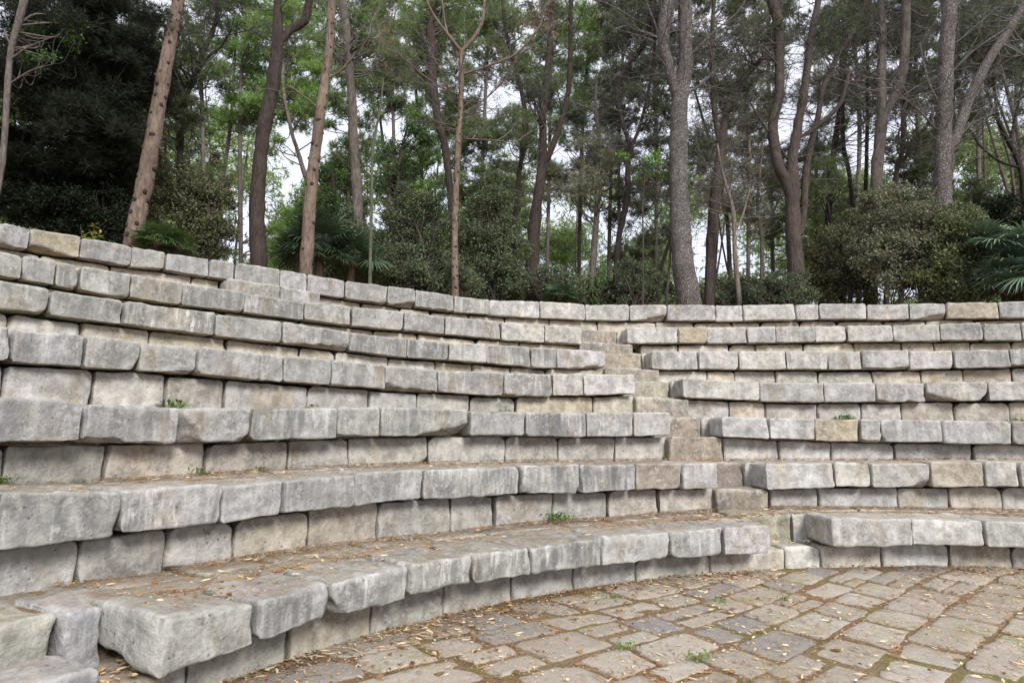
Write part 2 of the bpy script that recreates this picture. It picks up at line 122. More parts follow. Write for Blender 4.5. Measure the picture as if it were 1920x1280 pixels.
  limbs=[[(9.42, 13.26, 7.23, 0.099), (9.65, 13.24, 7.7, 0.111), (9.97, 13.22, 8.48, 0.111), (10.19, 13.2, 8.92, 0.111), (10.55, 13.18, 9.56, 0.099), (11.1, 13.16, 10.34, 0.088), (11.46, 13.14, 10.93, 0.077), (11.99, 13.13, 11.86, 0.055)], [(9.35, 13.26, 7.85, 0.028), (8.9, 13.15, 8.28, 0.022), (8.45, 13.04, 8.59, 0.017), (8.0, 12.92, 8.9, 0.011)], [(9.43, 13.26, 8.47, 0.022), (9.2, 13.26, 9.1, 0.022), (9.1, 13.27, 10.0, 0.017)], [(9.69, 13.26, 9.23, 0.022), (10.21, 13.15, 9.75, 0.022), (10.98, 13.05, 10.27, 0.017)]],
  crowns=[(11.2, 13.99, 10.76, 0.58, 0.58), (11.59, 13.68, 10.15, 0.57, 0.68), (10.69, 13.77, 9.67, 0.34, 0.34), (10.05, 12.99, 12.69, 1.73, 0.65)]),
 dict(name='tree',label='dark twisted small tree in front of the bright sky at the right picture edge',cat='tree',group=None,bark='black',leaf='dark',fol='needle',den=0.55,dead=16,dz=(7.41, 10.28),knobs=0,
  trunk=[(11.93, 14.52, 3.53, 0.082), (12.03, 14.52, 5.58, 0.073), (12.08, 14.52, 6.62, 0.067), (12.11, 14.52, 7.54, 0.061), (11.9, 14.52, 8.21, 0.054), (11.69, 14.52, 8.82, 0.042), (11.67, 14.52, 9.44, 0.03), (11.68, 14.52, 10.27, 0.024)],
  limbs=[[(12.08, 14.52, 7.61, 0.036), (11.69, 14.61, 7.81, 0.03), (11.35, 14.7, 8.21, 0.024), (11.2, 14.8, 8.68, 0.018)], [(11.9, 14.52, 8.24, 0.03), (12.13, 14.49, 9.03, 0.03), (12.35, 14.45, 9.86, 0.024)], [(12.0, 14.52, 7.94, 0.03), (12.4, 14.59, 8.49, 0.03), (12.63, 14.67, 9.45, 0.024)]],
  crowns=[(12.57, 15.02, 10.15, 0.75, 0.5), (12.59, 14.94, 8.97, 0.42, 0.37), (11.82, 15.18, 9.51, 0.25, 0.25)]),
 dict(name='tree',label='pale thin trunk leaning right at the left picture edge',cat='tree',group=None,bark='grey',leaf='leafy',fol='leaf',den=0.5,dead=0,dz=None,knobs=0,
  trunk=[(-7.13, 8.38, 3.53, 0.035), (-7.07, 8.38, 4.2, 0.031), (-7.03, 8.38, 4.68, 0.035), (-7.04, 8.38, 5.29, 0.038), (-7.1, 8.38, 6.48, 0.042), (-7.04, 8.38, 7.06, 0.049), (-7.0, 8.38, 7.37, 0.049), (-6.92, 8.38, 8.38, 0.042)],
  limbs=[[(-7.1, 8.38, 6.45, 0.014), (-6.8, 8.32, 6.61, 0.01), (-6.37, 8.27, 6.76, 0.005)], [(-7.1, 8.38, 6.06, 0.01), (-6.84, 8.43, 6.31, 0.009), (-6.56, 8.48, 6.45, 0.005)]],
  crowns=[(-7.11, 9.09, 7.19, 0.53, 0.2), (-7.01, 8.74, 6.69, 0.29, 0.13), (-6.85, 9.09, 7.4, 0.3, 0.14)]),
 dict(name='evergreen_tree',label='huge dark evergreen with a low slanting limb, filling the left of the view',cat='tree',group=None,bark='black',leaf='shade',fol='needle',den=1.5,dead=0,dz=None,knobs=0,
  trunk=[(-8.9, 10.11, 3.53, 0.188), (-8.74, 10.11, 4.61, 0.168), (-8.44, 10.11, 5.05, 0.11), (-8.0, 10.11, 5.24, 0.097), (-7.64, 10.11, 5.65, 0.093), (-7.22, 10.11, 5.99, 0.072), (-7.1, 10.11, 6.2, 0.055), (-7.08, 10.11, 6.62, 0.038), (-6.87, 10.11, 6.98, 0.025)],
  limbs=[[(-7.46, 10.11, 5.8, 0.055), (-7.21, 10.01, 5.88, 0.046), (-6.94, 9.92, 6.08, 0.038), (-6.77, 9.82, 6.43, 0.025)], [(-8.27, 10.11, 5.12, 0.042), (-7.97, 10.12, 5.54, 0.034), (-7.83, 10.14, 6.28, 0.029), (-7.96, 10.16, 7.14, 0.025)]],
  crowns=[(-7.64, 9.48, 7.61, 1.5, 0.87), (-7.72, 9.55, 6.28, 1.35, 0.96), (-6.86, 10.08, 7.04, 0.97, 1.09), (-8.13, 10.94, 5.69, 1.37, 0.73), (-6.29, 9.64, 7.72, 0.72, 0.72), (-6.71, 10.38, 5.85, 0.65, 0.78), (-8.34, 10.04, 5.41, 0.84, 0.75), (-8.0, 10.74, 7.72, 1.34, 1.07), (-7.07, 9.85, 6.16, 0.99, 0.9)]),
 dict(name='pine_tree',label='shadowy pine with slender forked stem left of the sky gap',cat='tree',group=None,bark='black',leaf='dark',fol='needle',den=1.0,dead=12,dz=(6.7, 9.63),knobs=0,
  trunk=[(-6.28, 11.8, 3.53, 0.06), (-6.38, 11.8, 5.19, 0.054), (-6.47, 11.8, 6.69, 0.054), (-6.46, 11.8, 7.73, 0.059), (-6.3, 11.8, 8.26, 0.049), (-6.14, 11.8, 8.83, 0.044), (-5.97, 11.8, 9.4, 0.044), (-5.97, 11.8, 9.87, 0.039), (-6.03, 11.8, 11.06, 0.03)],
  limbs=[[(-6.28, 11.8, 8.28, 0.034), (-6.05, 11.74, 8.58, 0.03), (-5.77, 11.67, 8.77, 0.025), (-5.57, 11.61, 9.06, 0.015)], [(-6.41, 11.8, 7.83, 0.03), (-6.7, 11.7, 8.48, 0.03), (-6.54, 11.59, 9.17, 0.025)]],
  crowns=[(-6.16, 11.04, 8.55, 0.51, 0.51), (-6.28, 12.2, 9.67, 0.51, 0.46), (-6.72, 11.53, 7.87, 0.43, 0.53), (-6.28, 11.49, 7.2, 0.38, 0.48), (-6.8, 11.09, 8.15, 0.46, 0.65), (-5.55, 11.17, 9.64, 0.75, 0.37)]),
 dict(name='pine_tree',label='bright green pine seen between the tan knotted trunk and the dark crooked trunk',cat='tree',group='pines growing further back in the wood',bark='grey',leaf='bright',fol='needle',den=1.0,dead=0,dz=None,knobs=0,
  trunk=[(-7.99, 18.8, 3.53, 0.08), (-8.16, 18.8, 5.84, 0.071), (-8.44, 18.8, 9.55, 0.063), (-8.58, 18.8, 12.2, 0.055), (-8.57, 18.8, 14.2, 0.039)],
  limbs=[],
  crowns=[(-8.64, 19.24, 12.92, 0.99, 0.83), (-9.05, 19.26, 11.27, 0.77, 0.55), (-7.87, 19.35, 11.7, 0.58, 0.74), (-8.77, 19.64, 14.59, 0.9, 0.66), (-8.38, 18.14, 14.68, 0.54, 0.41), (-9.13, 18.89, 14.97, 0.57, 0.46), (-8.35, 18.85, 14.94, 0.67, 0.43), (-7.89, 17.95, 13.36, 0.6, 0.55), (-9.36, 19.17, 13.38, 0.52, 0.58), (-8.62, 18.84, 13.28, 0.56, 0.42), (-8.18, 19.14, 12.25, 0.66, 0.47), (-8.23, 18.41, 11.18, 0.72, 0.38), (-8.81, 19.05, 10.95, 0.53, 0.45), (-8.13, 19.03, 10.88, 0.57, 0.48), (-7.52, 19.42, 7.33, 0.51, 0.5), (-7.28, 19.08, 6.86, 0.51, 0.46)]),
 dict(name='pine_tree',label='pine with pale leaning stem and light green crown, left of the straight tan trunk',cat='tree',group='pines growing further back in the wood',bark='pale',leaf='bright',fol='needle',den=1.0,dead=0,dz=None,knobs=0,
  trunk=[(-5.04, 18.31, 3.53, 0.068), (-5.49, 18.31, 6.55, 0.061), (-5.72, 18.31, 7.36, 0.069), (-6.27, 18.31, 8.96, 0.069), (-6.52, 18.31, 9.69, 0.061), (-6.75, 18.31, 10.37, 0.053), (-7.08, 18.31, 11.92, 0.046), (-7.01, 18.31, 13.52, 0.038)],
  limbs=[],
  crowns=[(-6.74, 18.81, 11.59, 0.71, 0.56), (-7.11, 18.91, 13.18, 0.63, 0.69), (-6.0, 18.01, 12.45, 0.54, 0.84), (-6.82, 18.89, 14.28, 0.87, 0.63), (-7.12, 17.64, 14.78, 0.56, 0.55), (-6.8, 18.5, 14.96, 0.51, 0.46), (-6.32, 18.29, 15.12, 0.63, 0.47), (-7.48, 18.99, 14.7, 0.58, 0.59), (-6.49, 17.62, 13.62, 0.55, 0.51), (-7.85, 19.09, 14.22, 0.64, 0.49), (-7.42, 18.31, 12.96, 0.56, 0.39), (-7.02, 18.74, 12.84, 0.52, 0.4), (-6.5, 19.15, 13.17, 0.53, 0.45), (-7.66, 19.13, 12.42, 0.73, 0.42), (-6.65, 19.01, 12.19, 0.58, 0.42), (-7.8, 18.79, 11.36, 0.57, 0.41), (-7.29, 18.61, 11.72, 0.7, 0.43), (-5.9, 17.6, 10.7, 0.57, 0.48), (-7.5, 18.69, 10.99, 0.53, 0.47), (-6.69, 18.97, 11.05, 0.51, 0.43), (-7.06, 17.43, 9.48, 0.47, 0.4), (-5.76, 17.56, 8.16, 0.51, 0.36), (-6.27, 18.45, 7.64, 0.55, 0.41), (-5.92, 18.68, 7.85, 0.54, 0.43), (-6.55, 18.64, 7.25, 0.5, 0.4), (-5.61, 18.06, 6.94, 0.58, 0.36), (-6.6, 18.74, 6.33, 0.54, 0.41), (-5.61, 18.48, 6.51, 0.48, 0.46)]),
 dict(name='pine_tree',label='mid green pine seen between the upright grey trunk and the dark curving trunk',cat='tree',group='pines growing further back in the wood',bark='grey',leaf='mid',fol='needle',den=1.0,dead=0,dz=None,knobs=0,
  trunk=[(-4.15, 22.67, 3.53, 0.085), (-4.26, 22.67, 6.42, 0.076), (-4.49, 22.67, 12.34, 0.066), (-4.79, 22.67, 16.45, 0.057)],
  limbs=[],
  crowns=[(-5.44, 22.51, 14.06, 0.75, 0.64), (-4.47, 22.45, 14.03, 0.86, 0.86), (-4.19, 23.05, 16.26, 1.08, 1.08), (-5.47, 22.55, 16.37, 0.94, 0.94), (-5.4, 22.52, 12.01, 0.41, 0.34), (-5.2, 23.26, 19.08, 0.91, 0.71), (-5.57, 22.91, 17.32, 0.89, 0.53), (-5.18, 23.22, 18.09, 0.61, 0.67), (-4.74, 23.02, 16.93, 0.8, 0.51), (-5.28, 23.07, 16.0, 0.79, 0.49), (-4.35, 22.02, 15.21, 0.67, 0.62), (-5.68, 23.4, 15.35, 0.91, 0.73), (-4.72, 23.34, 15.07, 0.87, 0.63), (-5.06, 22.97, 13.84, 0.79, 0.63), (-4.9, 22.11, 11.4, 0.59, 0.52), (-4.2, 22.08, 10.77, 0.59, 0.61), (-5.19, 22.13, 9.07, 0.72, 0.45)]),
 dict(name='pine_tree',label='pine with loose crown behind the dark curving trunk',cat='tree',group='pines growing further back in the wood',bark='grey',leaf='bright',fol='needle',den=1.0,dead=0,dz=None,knobs=0,
  trunk=[(-3.5, 24.75, 3.53, 0.093), (-3.59, 24.75, 6.78, 0.083), (-3.74, 24.75, 12.21, 0.072), (-4.18, 24.75, 16.4, 0.062)],
  limbs=[],
  crowns=[(-3.94, 24.61, 14.1, 0.82, 0.74), (-3.91, 25.17, 16.42, 0.97, 0.97), (-2.31, 24.23, 13.68, 0.81, 1.13), (-2.68, 24.01, 17.13, 1.0, 1.0), (-4.52, 25.57, 20.82, 0.9, 0.73), (-3.49, 24.17, 19.25, 0.71, 0.56), (-4.59, 24.72, 19.24, 0.77, 0.77), (-3.04, 25.15, 19.13, 0.74, 0.8), (-4.24, 25.47, 18.56, 0.74, 0.63), (-3.34, 24.26, 17.29, 0.7, 0.55), (-3.62, 24.91, 17.18, 0.69, 0.75), (-3.0, 24.72, 17.21, 0.96, 0.63), (-4.56, 25.24, 16.22, 0.72, 0.76), (-3.64, 25.4, 16.39, 0.82, 0.76), (-3.57, 24.93, 15.16, 0.67, 0.51), (-2.84, 24.99, 14.75, 0.89, 0.57), (-2.9, 24.0, 13.31, 0.62, 0.52), (-3.71, 23.92, 12.18, 0.64, 0.5), (-3.27, 25.47, 13.64, 0.64, 0.63), (-3.88, 24.14, 11.94, 0.62, 0.55), (-2.83, 23.9, 11.86, 0.79, 0.55), (-3.88, 24.87, 11.37, 0.7, 0.5), (-3.13, 24.61, 10.96, 0.83, 0.46), (-3.54, 24.17, 10.13, 0.59, 0.6), (-2.9, 25.52, 10.0, 0.68, 0.56), (-2.16, 24.23, 10.03, 0.57, 0.58), (-3.62, 23.91, 9.02, 0.62, 0.61), (-3.38, 24.72, 9.26, 0.84, 0.69), (-3.91, 25.52, 8.14, 0.73, 0.67), (-3.02, 24.6, 8.39, 0.86, 0.63)]),
 dict(name='pine_tree',label='pine with feathery crown behind the branches of the slender young pine',cat='tree',group='pines growing further back in the wood',bark='grey',leaf='mid',fol='needle',den=0.9,dead=0,dz=None,knobs=0,
  trunk=[(-1.09, 21.77, 3.53, 0.092), (-1.09, 21.77, 6.05, 0.082), (-1.09, 21.77, 10.92, 0.073), (-0.96, 21.77, 15.45, 0.054)],
  limbs=[],
  crowns=[(-0.76, 21.57, 15.96, 1.01, 0.83), (-1.22, 22.1, 11.98, 0.85, 0.96), (-0.32, 21.71, 10.2, 0.72, 0.91), (-1.49, 22.28, 10.01, 0.67, 0.93), (-0.24, 21.54, 12.02, 0.54, 0.72), (-1.97, 21.93, 17.75, 0.85, 0.5), (-1.12, 22.52, 17.96, 0.87, 0.58), (-0.39, 21.21, 17.12, 0.6, 0.62), (-1.96, 21.33, 16.62, 0.59, 0.62), (-1.29, 22.43, 17.26, 0.71, 0.65), (-0.63, 21.09, 16.05, 0.69, 0.44), (-2.05, 22.51, 16.54, 0.83, 0.69), (-1.43, 21.12, 15.75, 0.77, 0.49), (-1.29, 21.19, 14.81, 0.79, 0.47), (-0.71, 21.14, 14.65, 0.61, 0.48), (-1.98, 21.42, 13.91, 0.77, 0.59), (-1.47, 22.19, 14.37, 0.74, 0.51), (-0.17, 22.62, 14.79, 0.87, 0.69), (-1.89, 22.36, 13.41, 0.76, 0.62), (-2.0, 22.45, 12.94, 0.74, 0.42), (-1.05, 22.24, 12.36, 0.55, 0.41), (0.0, 21.66, 12.37, 0.74, 0.57), (-1.51, 21.3, 11.42, 0.72, 0.44), (-1.06, 21.59, 11.72, 0.67, 0.59), (0.1, 21.44, 11.51, 0.68, 0.49), (-2.04, 22.3, 11.25, 0.62, 0.6), (-1.09, 21.71, 10.69, 0.53, 0.46), (-0.37, 21.89, 10.49, 0.54, 0.58), (-2.17, 21.31, 9.82, 0.65, 0.5), (-1.42, 22.07, 9.81, 0.54, 0.43), (-0.32, 22.03, 9.72, 0.69, 0.52), (-0.77, 22.35, 9.36, 0.57, 0.5), (-0.14, 21.53, 8.95, 0.62, 0.6), (-2.09, 21.8, 8.27, 0.69, 0.48), (-0.99, 22.24, 7.59, 0.7, 0.59), (-0.29, 22.29, 7.73, 0.73, 0.48)]),
 dict(name='pine_tree',label='bright green pine crown above the slim grey trunk',cat='tree',group='pines growing further back in the wood',bark='grey',leaf='bright',fol='needle',den=1.0,dead=0,dz=None,knobs=0,
  trunk=[(2.56, 24.95, 3.53, 0.093), (2.64, 24.95, 6.55, 0.083), (2.79, 24.95, 12.34, 0.073), (3.18, 24.95, 18.03, 0.062)],
  limbs=[],
  crowns=[(3.52, 24.72, 16.92, 0.95, 0.74), (3.31, 25.31, 15.47, 0.97, 0.84), (3.54, 24.71, 18.48, 1.24, 0.82), (2.57, 25.16, 14.19, 0.76, 0.76), (3.97, 25.3, 14.15, 0.63, 0.84), (2.25, 25.27, 20.72, 0.73, 0.76), (3.29, 25.45, 20.79, 0.68, 0.7), (2.44, 24.72, 18.94, 0.79, 0.57), (3.47, 24.25, 17.95, 0.86, 0.75), (2.95, 24.41, 16.68, 0.9, 0.58), (3.54, 25.14, 15.88, 0.78, 0.52), (2.63, 24.12, 14.34, 0.78, 0.5), (2.46, 24.94, 14.31, 0.67, 0.47), (2.12, 24.48, 12.97, 0.59, 0.47), (2.04, 24.56, 8.24, 0.73, 0.48)]),
 dict(name='pine_tree',label='grey green thin pine behind the lyre shaped fork',cat='tree',group='pines growing further back in the wood',bark='grey',leaf='grey',fol='needle',den=0.8,dead=0,dz=None,knobs=0,
  trunk=[(3.44, 23.22, 3.53, 0.076), (3.54, 23.22, 6.19, 0.068), (3.7, 23.22, 10.52, 0.068), (3.87, 23.22, 14.86, 0.048)],
  limbs=[],
  crowns=[(3.56, 23.54, 11.51, 0.71, 0.86), (3.87, 23.29, 13.79, 0.7, 0.89), (2.38, 23.08, 10.88, 0.69, 0.77), (4.91, 23.68, 10.72, 0.67, 0.79), (1.54, 22.65, 10.49, 0.57, 0.76), (3.63, 23.66, 18.13, 0.85, 0.61), (3.5, 23.66, 16.55, 0.82, 0.51), (3.64, 23.07, 13.41, 0.61, 0.44), (2.93, 23.37, 12.28, 0.8, 0.46), (3.69, 22.61, 11.88, 0.72, 0.46), (4.02, 22.63, 11.17, 0.55, 0.47)]),
 dict(name='pine_tree',label='dark pine crown immediately left of the largest trunk',cat='tree',group='pines growing further back in the wood',bark='grey',leaf='dark',fol='needle',den=1.0,dead=0,dz=None,knobs=0,
  trunk=[(4.6, 20.57, 3.53, 0.077), (4.68, 20.57, 5.65, 0.069), (4.86, 20.57, 10.43, 0.069), (4.85, 20.57, 15.11, 0.051)],
  limbs=[],
  crowns=[(4.59, 21.04, 15.84, 1.05, 0.81), (4.85, 19.73, 11.62, 0.43, 0.99), (4.26, 21.02, 13.78, 0.63, 0.81), (4.99, 21.31, 14.37, 0.53, 0.89), (5.53, 20.91, 17.36, 0.58, 0.43), (5.98, 20.03, 16.32, 0.75, 0.52), (4.2, 20.22, 15.71, 0.72, 0.54), (4.96, 20.09, 15.8, 0.56, 0.53), (6.6, 21.29, 16.76, 0.81, 0.48), (4.7, 20.96, 15.38, 0.56, 0.47), (5.39, 21.32, 15.68, 0.81, 0.5), (5.97, 21.32, 15.63, 0.83, 0.45), (4.51, 20.08, 13.87, 0.62, 0.54), (5.69, 19.88, 13.85, 0.78, 0.42), (4.94, 19.86, 13.24, 0.68, 0.58), (6.19, 21.05, 13.83, 0.64, 0.65), (4.38, 19.78, 12.41, 0.64, 0.47), (4.54, 21.1, 12.03, 0.7, 0.48), (5.18, 20.78, 12.22, 0.6, 0.4), (4.77, 20.17, 11.01, 0.48, 0.45), (5.11, 20.37, 10.7, 0.52, 0.4), (4.39, 20.42, 9.96, 0.5, 0.41), (5.66, 21.01, 10.3, 0.59, 0.51), (6.52, 21.0, 10.67, 0.69, 0.58), (4.4, 20.03, 9.45, 0.6, 0.37), (5.37, 21.4, 9.8, 0.74, 0.56), (4.32, 19.82, 8.57, 0.63, 0.39), (4.96, 20.73, 7.72, 0.58, 0.43), (4.5, 20.55, 7.32, 0.71, 0.46)]),
 dict(name='pine_tree',label='thin twiggy pine behind the pale crooked sapling',cat='tree',group='pines growing further back in the wood',bark='grey',leaf='grey',fol='needle',den=0.8,dead=16,dz=(7.49, 13.1),knobs=0,
  trunk=[(8.1, 21.92, 3.53, 0.082), (8.23, 21.92, 5.95, 0.073), (8.51, 21.92, 11.05, 0.064), (8.55, 21.92, 14.14, 0.046)],
  limbs=[],
  crowns=[(8.59, 22.69, 12.33, 0.87, 0.83), (7.51, 22.73, 10.77, 0.83, 0.76), (8.83, 22.06, 10.61, 0.66, 0.85), (6.83, 22.32, 11.94, 0.56, 0.93), (8.29, 22.54, 9.67, 0.75, 0.49), (7.39, 21.51, 17.85, 0.58, 0.59), (8.44, 21.91, 17.6, 0.74, 0.65), (8.94, 21.32, 17.74, 0.68, 0.46), (7.17, 22.09, 17.26, 0.67, 0.47), (8.6, 22.3, 17.07, 0.71, 0.53), (9.04, 22.64, 17.33, 0.7, 0.56), (6.7, 21.44, 15.75, 0.6, 0.45), (8.5, 22.43, 16.65, 0.67, 0.48), (8.46, 21.1, 15.51, 0.56, 0.61), (7.27, 22.56, 15.61, 0.66, 0.5), (7.61, 22.12, 15.14, 0.8, 0.49), (8.49, 21.06, 14.36, 0.68, 0.45), (7.33, 21.51, 13.87, 0.57, 0.67), (8.13, 21.69, 14.08, 0.82, 0.61), (8.91, 22.53, 14.41, 0.73, 0.53), (7.6, 21.59, 13.04, 0.7, 0.52), (8.17, 22.11, 13.68, 0.76, 0.65), (9.4, 22.48, 13.42, 0.73, 0.51), (7.46, 21.49, 12.37, 0.52, 0.43), (8.33, 22.02, 12.75, 0.56, 0.43), (8.74, 21.84, 12.5, 0.62, 0.52), (7.04, 22.42, 12.07, 0.53, 0.48), (7.16, 21.21, 11.25, 0.69, 0.42), (8.28, 22.17, 12.04, 0.52, 0.54), (7.03, 21.14, 10.54, 0.61, 0.6), (8.06, 21.98, 10.77, 0.61, 0.42), (6.77, 21.19, 9.45, 0.7, 0.47), (7.48, 21.52, 9.76, 0.62, 0.57), (8.31, 22.0, 9.37, 0.69, 0.47), (8.8, 21.8, 8.82, 0.55, 0.56)]),
 dict(name='pine_tree',label='green pine seen low behind the three stemmed pine',cat='tree',group='pines growing further back in the wood',bark='grey',leaf='mid',fol='needle',den=0.9,dead=0,dz=None,knobs=0,
  trunk=[(11.15, 22.95, 3.53, 0.086), (11.3, 22.95, 7.79, 0.077), (11.43, 22.95, 11.52, 0.067), (11.68, 22.95, 14.1, 0.048)],
  limbs=[],
  crowns=[(11.31, 22.83, 10.53, 0.76, 0.95), (12.02, 22.82, 11.68, 0.46, 0.68), (9.92, 23.36, 9.56, 0.7, 0.9), (9.77, 22.38, 10.54, 0.49, 0.67), (9.56, 23.56, 13.98, 0.59, 0.98), (11.86, 23.43, 19.35, 0.64, 0.58), (11.9, 22.51, 18.43, 0.64, 0.56), (12.01, 23.49, 16.32, 0.66, 0.74), (11.58, 22.47, 14.52, 0.65, 0.47), (11.59, 23.12, 14.22, 0.85, 0.71), (11.93, 23.03, 12.91, 0.77, 0.6), (11.25, 23.55, 12.14, 0.65, 0.52), (11.94, 23.12, 11.97, 0.71, 0.47), (11.45, 23.39, 11.8, 0.65, 0.44), (11.92, 23.53, 10.75, 0.64, 0.56), (11.21, 23.69, 9.67, 0.81, 0.63), (11.66, 22.76, 9.33, 0.74, 0.48), (10.75, 22.49, 8.78, 0.55, 0.61), (11.84, 23.58, 8.75, 0.6, 0.46), (11.3, 22.33, 7.58, 0.57, 0.58)]),
 dict(name='pine_tree',label='dark pine filling the top between the three stemmed pine and the parallel stems',cat='tree',group='pines growing further back in the wood',bark='grey',leaf='dark',fol='needle',den=1.0,dead=0,dz=None,knobs=0,
  trunk=[(10.25, 19.44, 3.53, 0.073), (10.69, 19.44, 7.16, 0.065), (11.14, 19.44, 10.88, 0.065), (11.2, 19.44, 14.79, 0.049)],
  limbs=[],
  crowns=[(10.72, 19.56, 14.67, 0.9, 0.82), (11.95, 19.96, 15.15, 0.92, 0.83), (11.01, 19.19, 11.93, 0.58, 0.7), (9.43, 20.17, 15.28, 0.61, 0.84), (11.45, 20.25, 16.51, 0.65, 0.61), (11.97, 19.75, 16.32, 0.59, 0.41), (10.46, 19.29, 15.08, 0.69, 0.49), (11.0, 19.01, 14.94, 0.52, 0.52), (11.91, 19.97, 15.77, 0.62, 0.58), (11.56, 20.23, 15.08, 0.79, 0.45), (11.77, 19.48, 14.57, 0.68, 0.45), (12.09, 19.35, 14.48, 0.76, 0.52), (10.48, 19.48, 13.92, 0.55, 0.56), (11.92, 19.82, 12.86, 0.74, 0.51), (10.79, 20.05, 12.65, 0.57, 0.54), (11.78, 20.24, 12.59, 0.78, 0.43), (11.44, 19.23, 11.17, 0.46, 0.4), (10.27, 18.85, 8.62, 0.46, 0.47), (10.79, 20.04, 8.23, 0.56, 0.43), (11.42, 19.74, 8.61, 0.68, 0.43), (10.24, 18.59, 7.33, 0.47, 0.35), (11.61, 19.67, 7.46, 0.65, 0.53), (10.83, 18.63, 6.5, 0.61, 0.42)]),
 dict(name='pine_tree',label='dark pine crown left of the stout pale grey pine',cat='tree',group='pines growing further back in the wood',bark='grey',leaf='dark',fol='needle',den=1.0,dead=0,dz=None,knobs=0,
  trunk=[(12.6, 19.53, 3.53, 0.082), (12.84, 19.53, 7.2, 0.073), (13.07, 19.53, 10.75, 0.065), (13.26, 19.53, 14.48, 0.049)],
  limbs=[],
  crowns=[(13.44, 19.88, 14.72, 0.83, 0.99), (12.37, 18.81, 11.82, 0.5, 0.78), (12.64, 18.77, 9.69, 0.44, 0.63), (12.46, 19.77, 10.31, 0.36, 0.66), (12.39, 18.88, 15.68, 0.64, 0.55), (13.6, 20.05, 16.76, 0.65, 0.63), (12.67, 19.24, 15.06, 0.55, 0.52), (13.28, 19.65, 15.59, 0.57, 0.46), (12.83, 19.05, 14.46, 0.61, 0.57), (13.68, 19.33, 14.59, 0.67, 0.5), (12.89, 20.2, 14.27, 0.65, 0.51), (12.72, 19.23, 13.81, 0.74, 0.5), (12.39, 19.53, 12.65, 0.71, 0.56), (13.35, 19.58, 12.71, 0.75, 0.44), (12.21, 19.66, 11.97, 0.59, 0.55), (13.42, 20.39, 12.81, 0.6, 0.57), (13.48, 19.93, 12.24, 0.77, 0.53), (13.46, 19.8, 10.59, 0.59, 0.5), (12.64, 19.01, 9.43, 0.49, 0.45), (13.43, 20.38, 9.69, 0.5, 0.48), (12.36, 19.45, 8.18, 0.65, 0.49), (12.93, 19.64, 8.11, 0.61, 0.52), (11.81, 19.28, 7.53, 0.48, 0.42), (12.98, 19.98, 7.45, 0.56, 0.41), (13.03, 19.16, 7.67, 0.53, 0.49), (11.35, 18.85, 6.82, 0.6, 0.36), (12.91, 20.03, 6.9, 0.61, 0.5)]),
 dict(name='pine_tree',label='dark pine crown over the limb at the upper right corner',cat='tree',group='pines growing further back in the wood',bark='grey',leaf='dark',fol='needle',den=1.0,dead=0,dz=None,knobs=0,
  trunk=[(14.0, 18.83, 3.53, 0.08), (14.24, 18.83, 7.0, 0.071), (14.48, 18.83, 10.43, 0.063), (15.08, 18.83, 14.03, 0.047)],
  limbs=[],
  crowns=[(14.34, 18.21, 13.69, 0.83, 0.68), (16.43, 19.41, 14.52, 0.97, 0.81), (16.1, 19.63, 13.04, 0.75, 0.56), (13.91, 18.35, 10.97, 0.4, 0.55), (13.92, 18.46, 8.21, 0.52, 0.52), (15.76, 19.37, 16.25, 0.65, 0.5), (14.78, 18.6, 14.77, 0.72, 0.42), (15.0, 18.77, 13.86, 0.63, 0.5), (15.32, 19.62, 13.98, 0.74, 0.46), (15.31, 18.93, 13.36, 0.66, 0.42), (15.64, 19.5, 12.95, 0.69, 0.5), (14.03, 18.3, 8.4, 0.55, 0.51), (14.24, 18.21, 7.99, 0.63, 0.41), (14.59, 19.06, 7.38, 0.53, 0.5), (13.43, 18.39, 6.7, 0.57, 0.37), (13.82, 18.05, 6.64, 0.56, 0.47)]),
 dict(name='tree',label='leafy mid green tree between the thin green pole and the dark curving trunk',cat='tree',group=None,bark='brown',leaf='leafy',fol='leaf',den=0.9,dead=0,dz=None,knobs=0,
  trunk=[(-2.93, 16.56, 3.53, 0.069), (-3.0, 16.56, 4.97, 0.062), (-3.11, 16.56, 7.09, 0.055), (-3.06, 16.56, 8.75, 0.041), (-2.83, 16.56, 9.84, 0.028)],
  limbs=[],
  crowns=[(-3.09, 16.77, 8.73, 0.7, 0.5), (-2.59, 16.51, 9.35, 0.47, 0.5), (-3.58, 17.13, 8.14, 0.51, 0.4)]),
 dict(name='tree',label='small leafy tree above the fan palm, between the straight tan trunk and the grey trunk',cat='tree',group=None,bark='brown',leaf='leafy',fol='leaf',den=0.9,dead=0,dz=None,knobs=0,
  trunk=[(-4.45, 15.85, 3.53, 0.059), (-4.5, 15.85, 5.15, 0.053), (-4.55, 15.85, 6.83, 0.046), (-4.71, 15.85, 7.98, 0.033)],
  limbs=[],
  crowns=[(-4.93, 15.71, 7.0, 0.55, 0.47), (-4.88, 16.58, 8.07, 0.58, 0.36), (-4.32, 15.76, 6.81, 0.39, 0.66)]),
 dict(name='sapling',label='young tree carrying one bright green leafy spray beside the largest trunk',cat='tree',group=None,bark='brown',leaf='fresh',fol='leaf',den=0.45,dead=0,dz=None,knobs=0,
  trunk=[(2.84, 13.68, 3.53, 0.022), (2.85, 13.68, 4.08, 0.02), (2.88, 13.68, 5.51, 0.02), (2.89, 13.68, 6.37, 0.017), (2.96, 13.68, 7.12, 0.014)],
  limbs=[[(2.92, 13.68, 6.81, 0.014), (3.14, 13.58, 7.12, 0.011), (3.45, 13.49, 7.25, 0.011)]],
  crowns=[(3.2, 13.9, 7.41, 0.42, 0.21), (2.94, 14.13, 7.18, 0.28, 0.14), (3.5, 13.89, 7.15, 0.16, 0.16), (2.56, 14.07, 7.61, 0.23, 0.09)]),
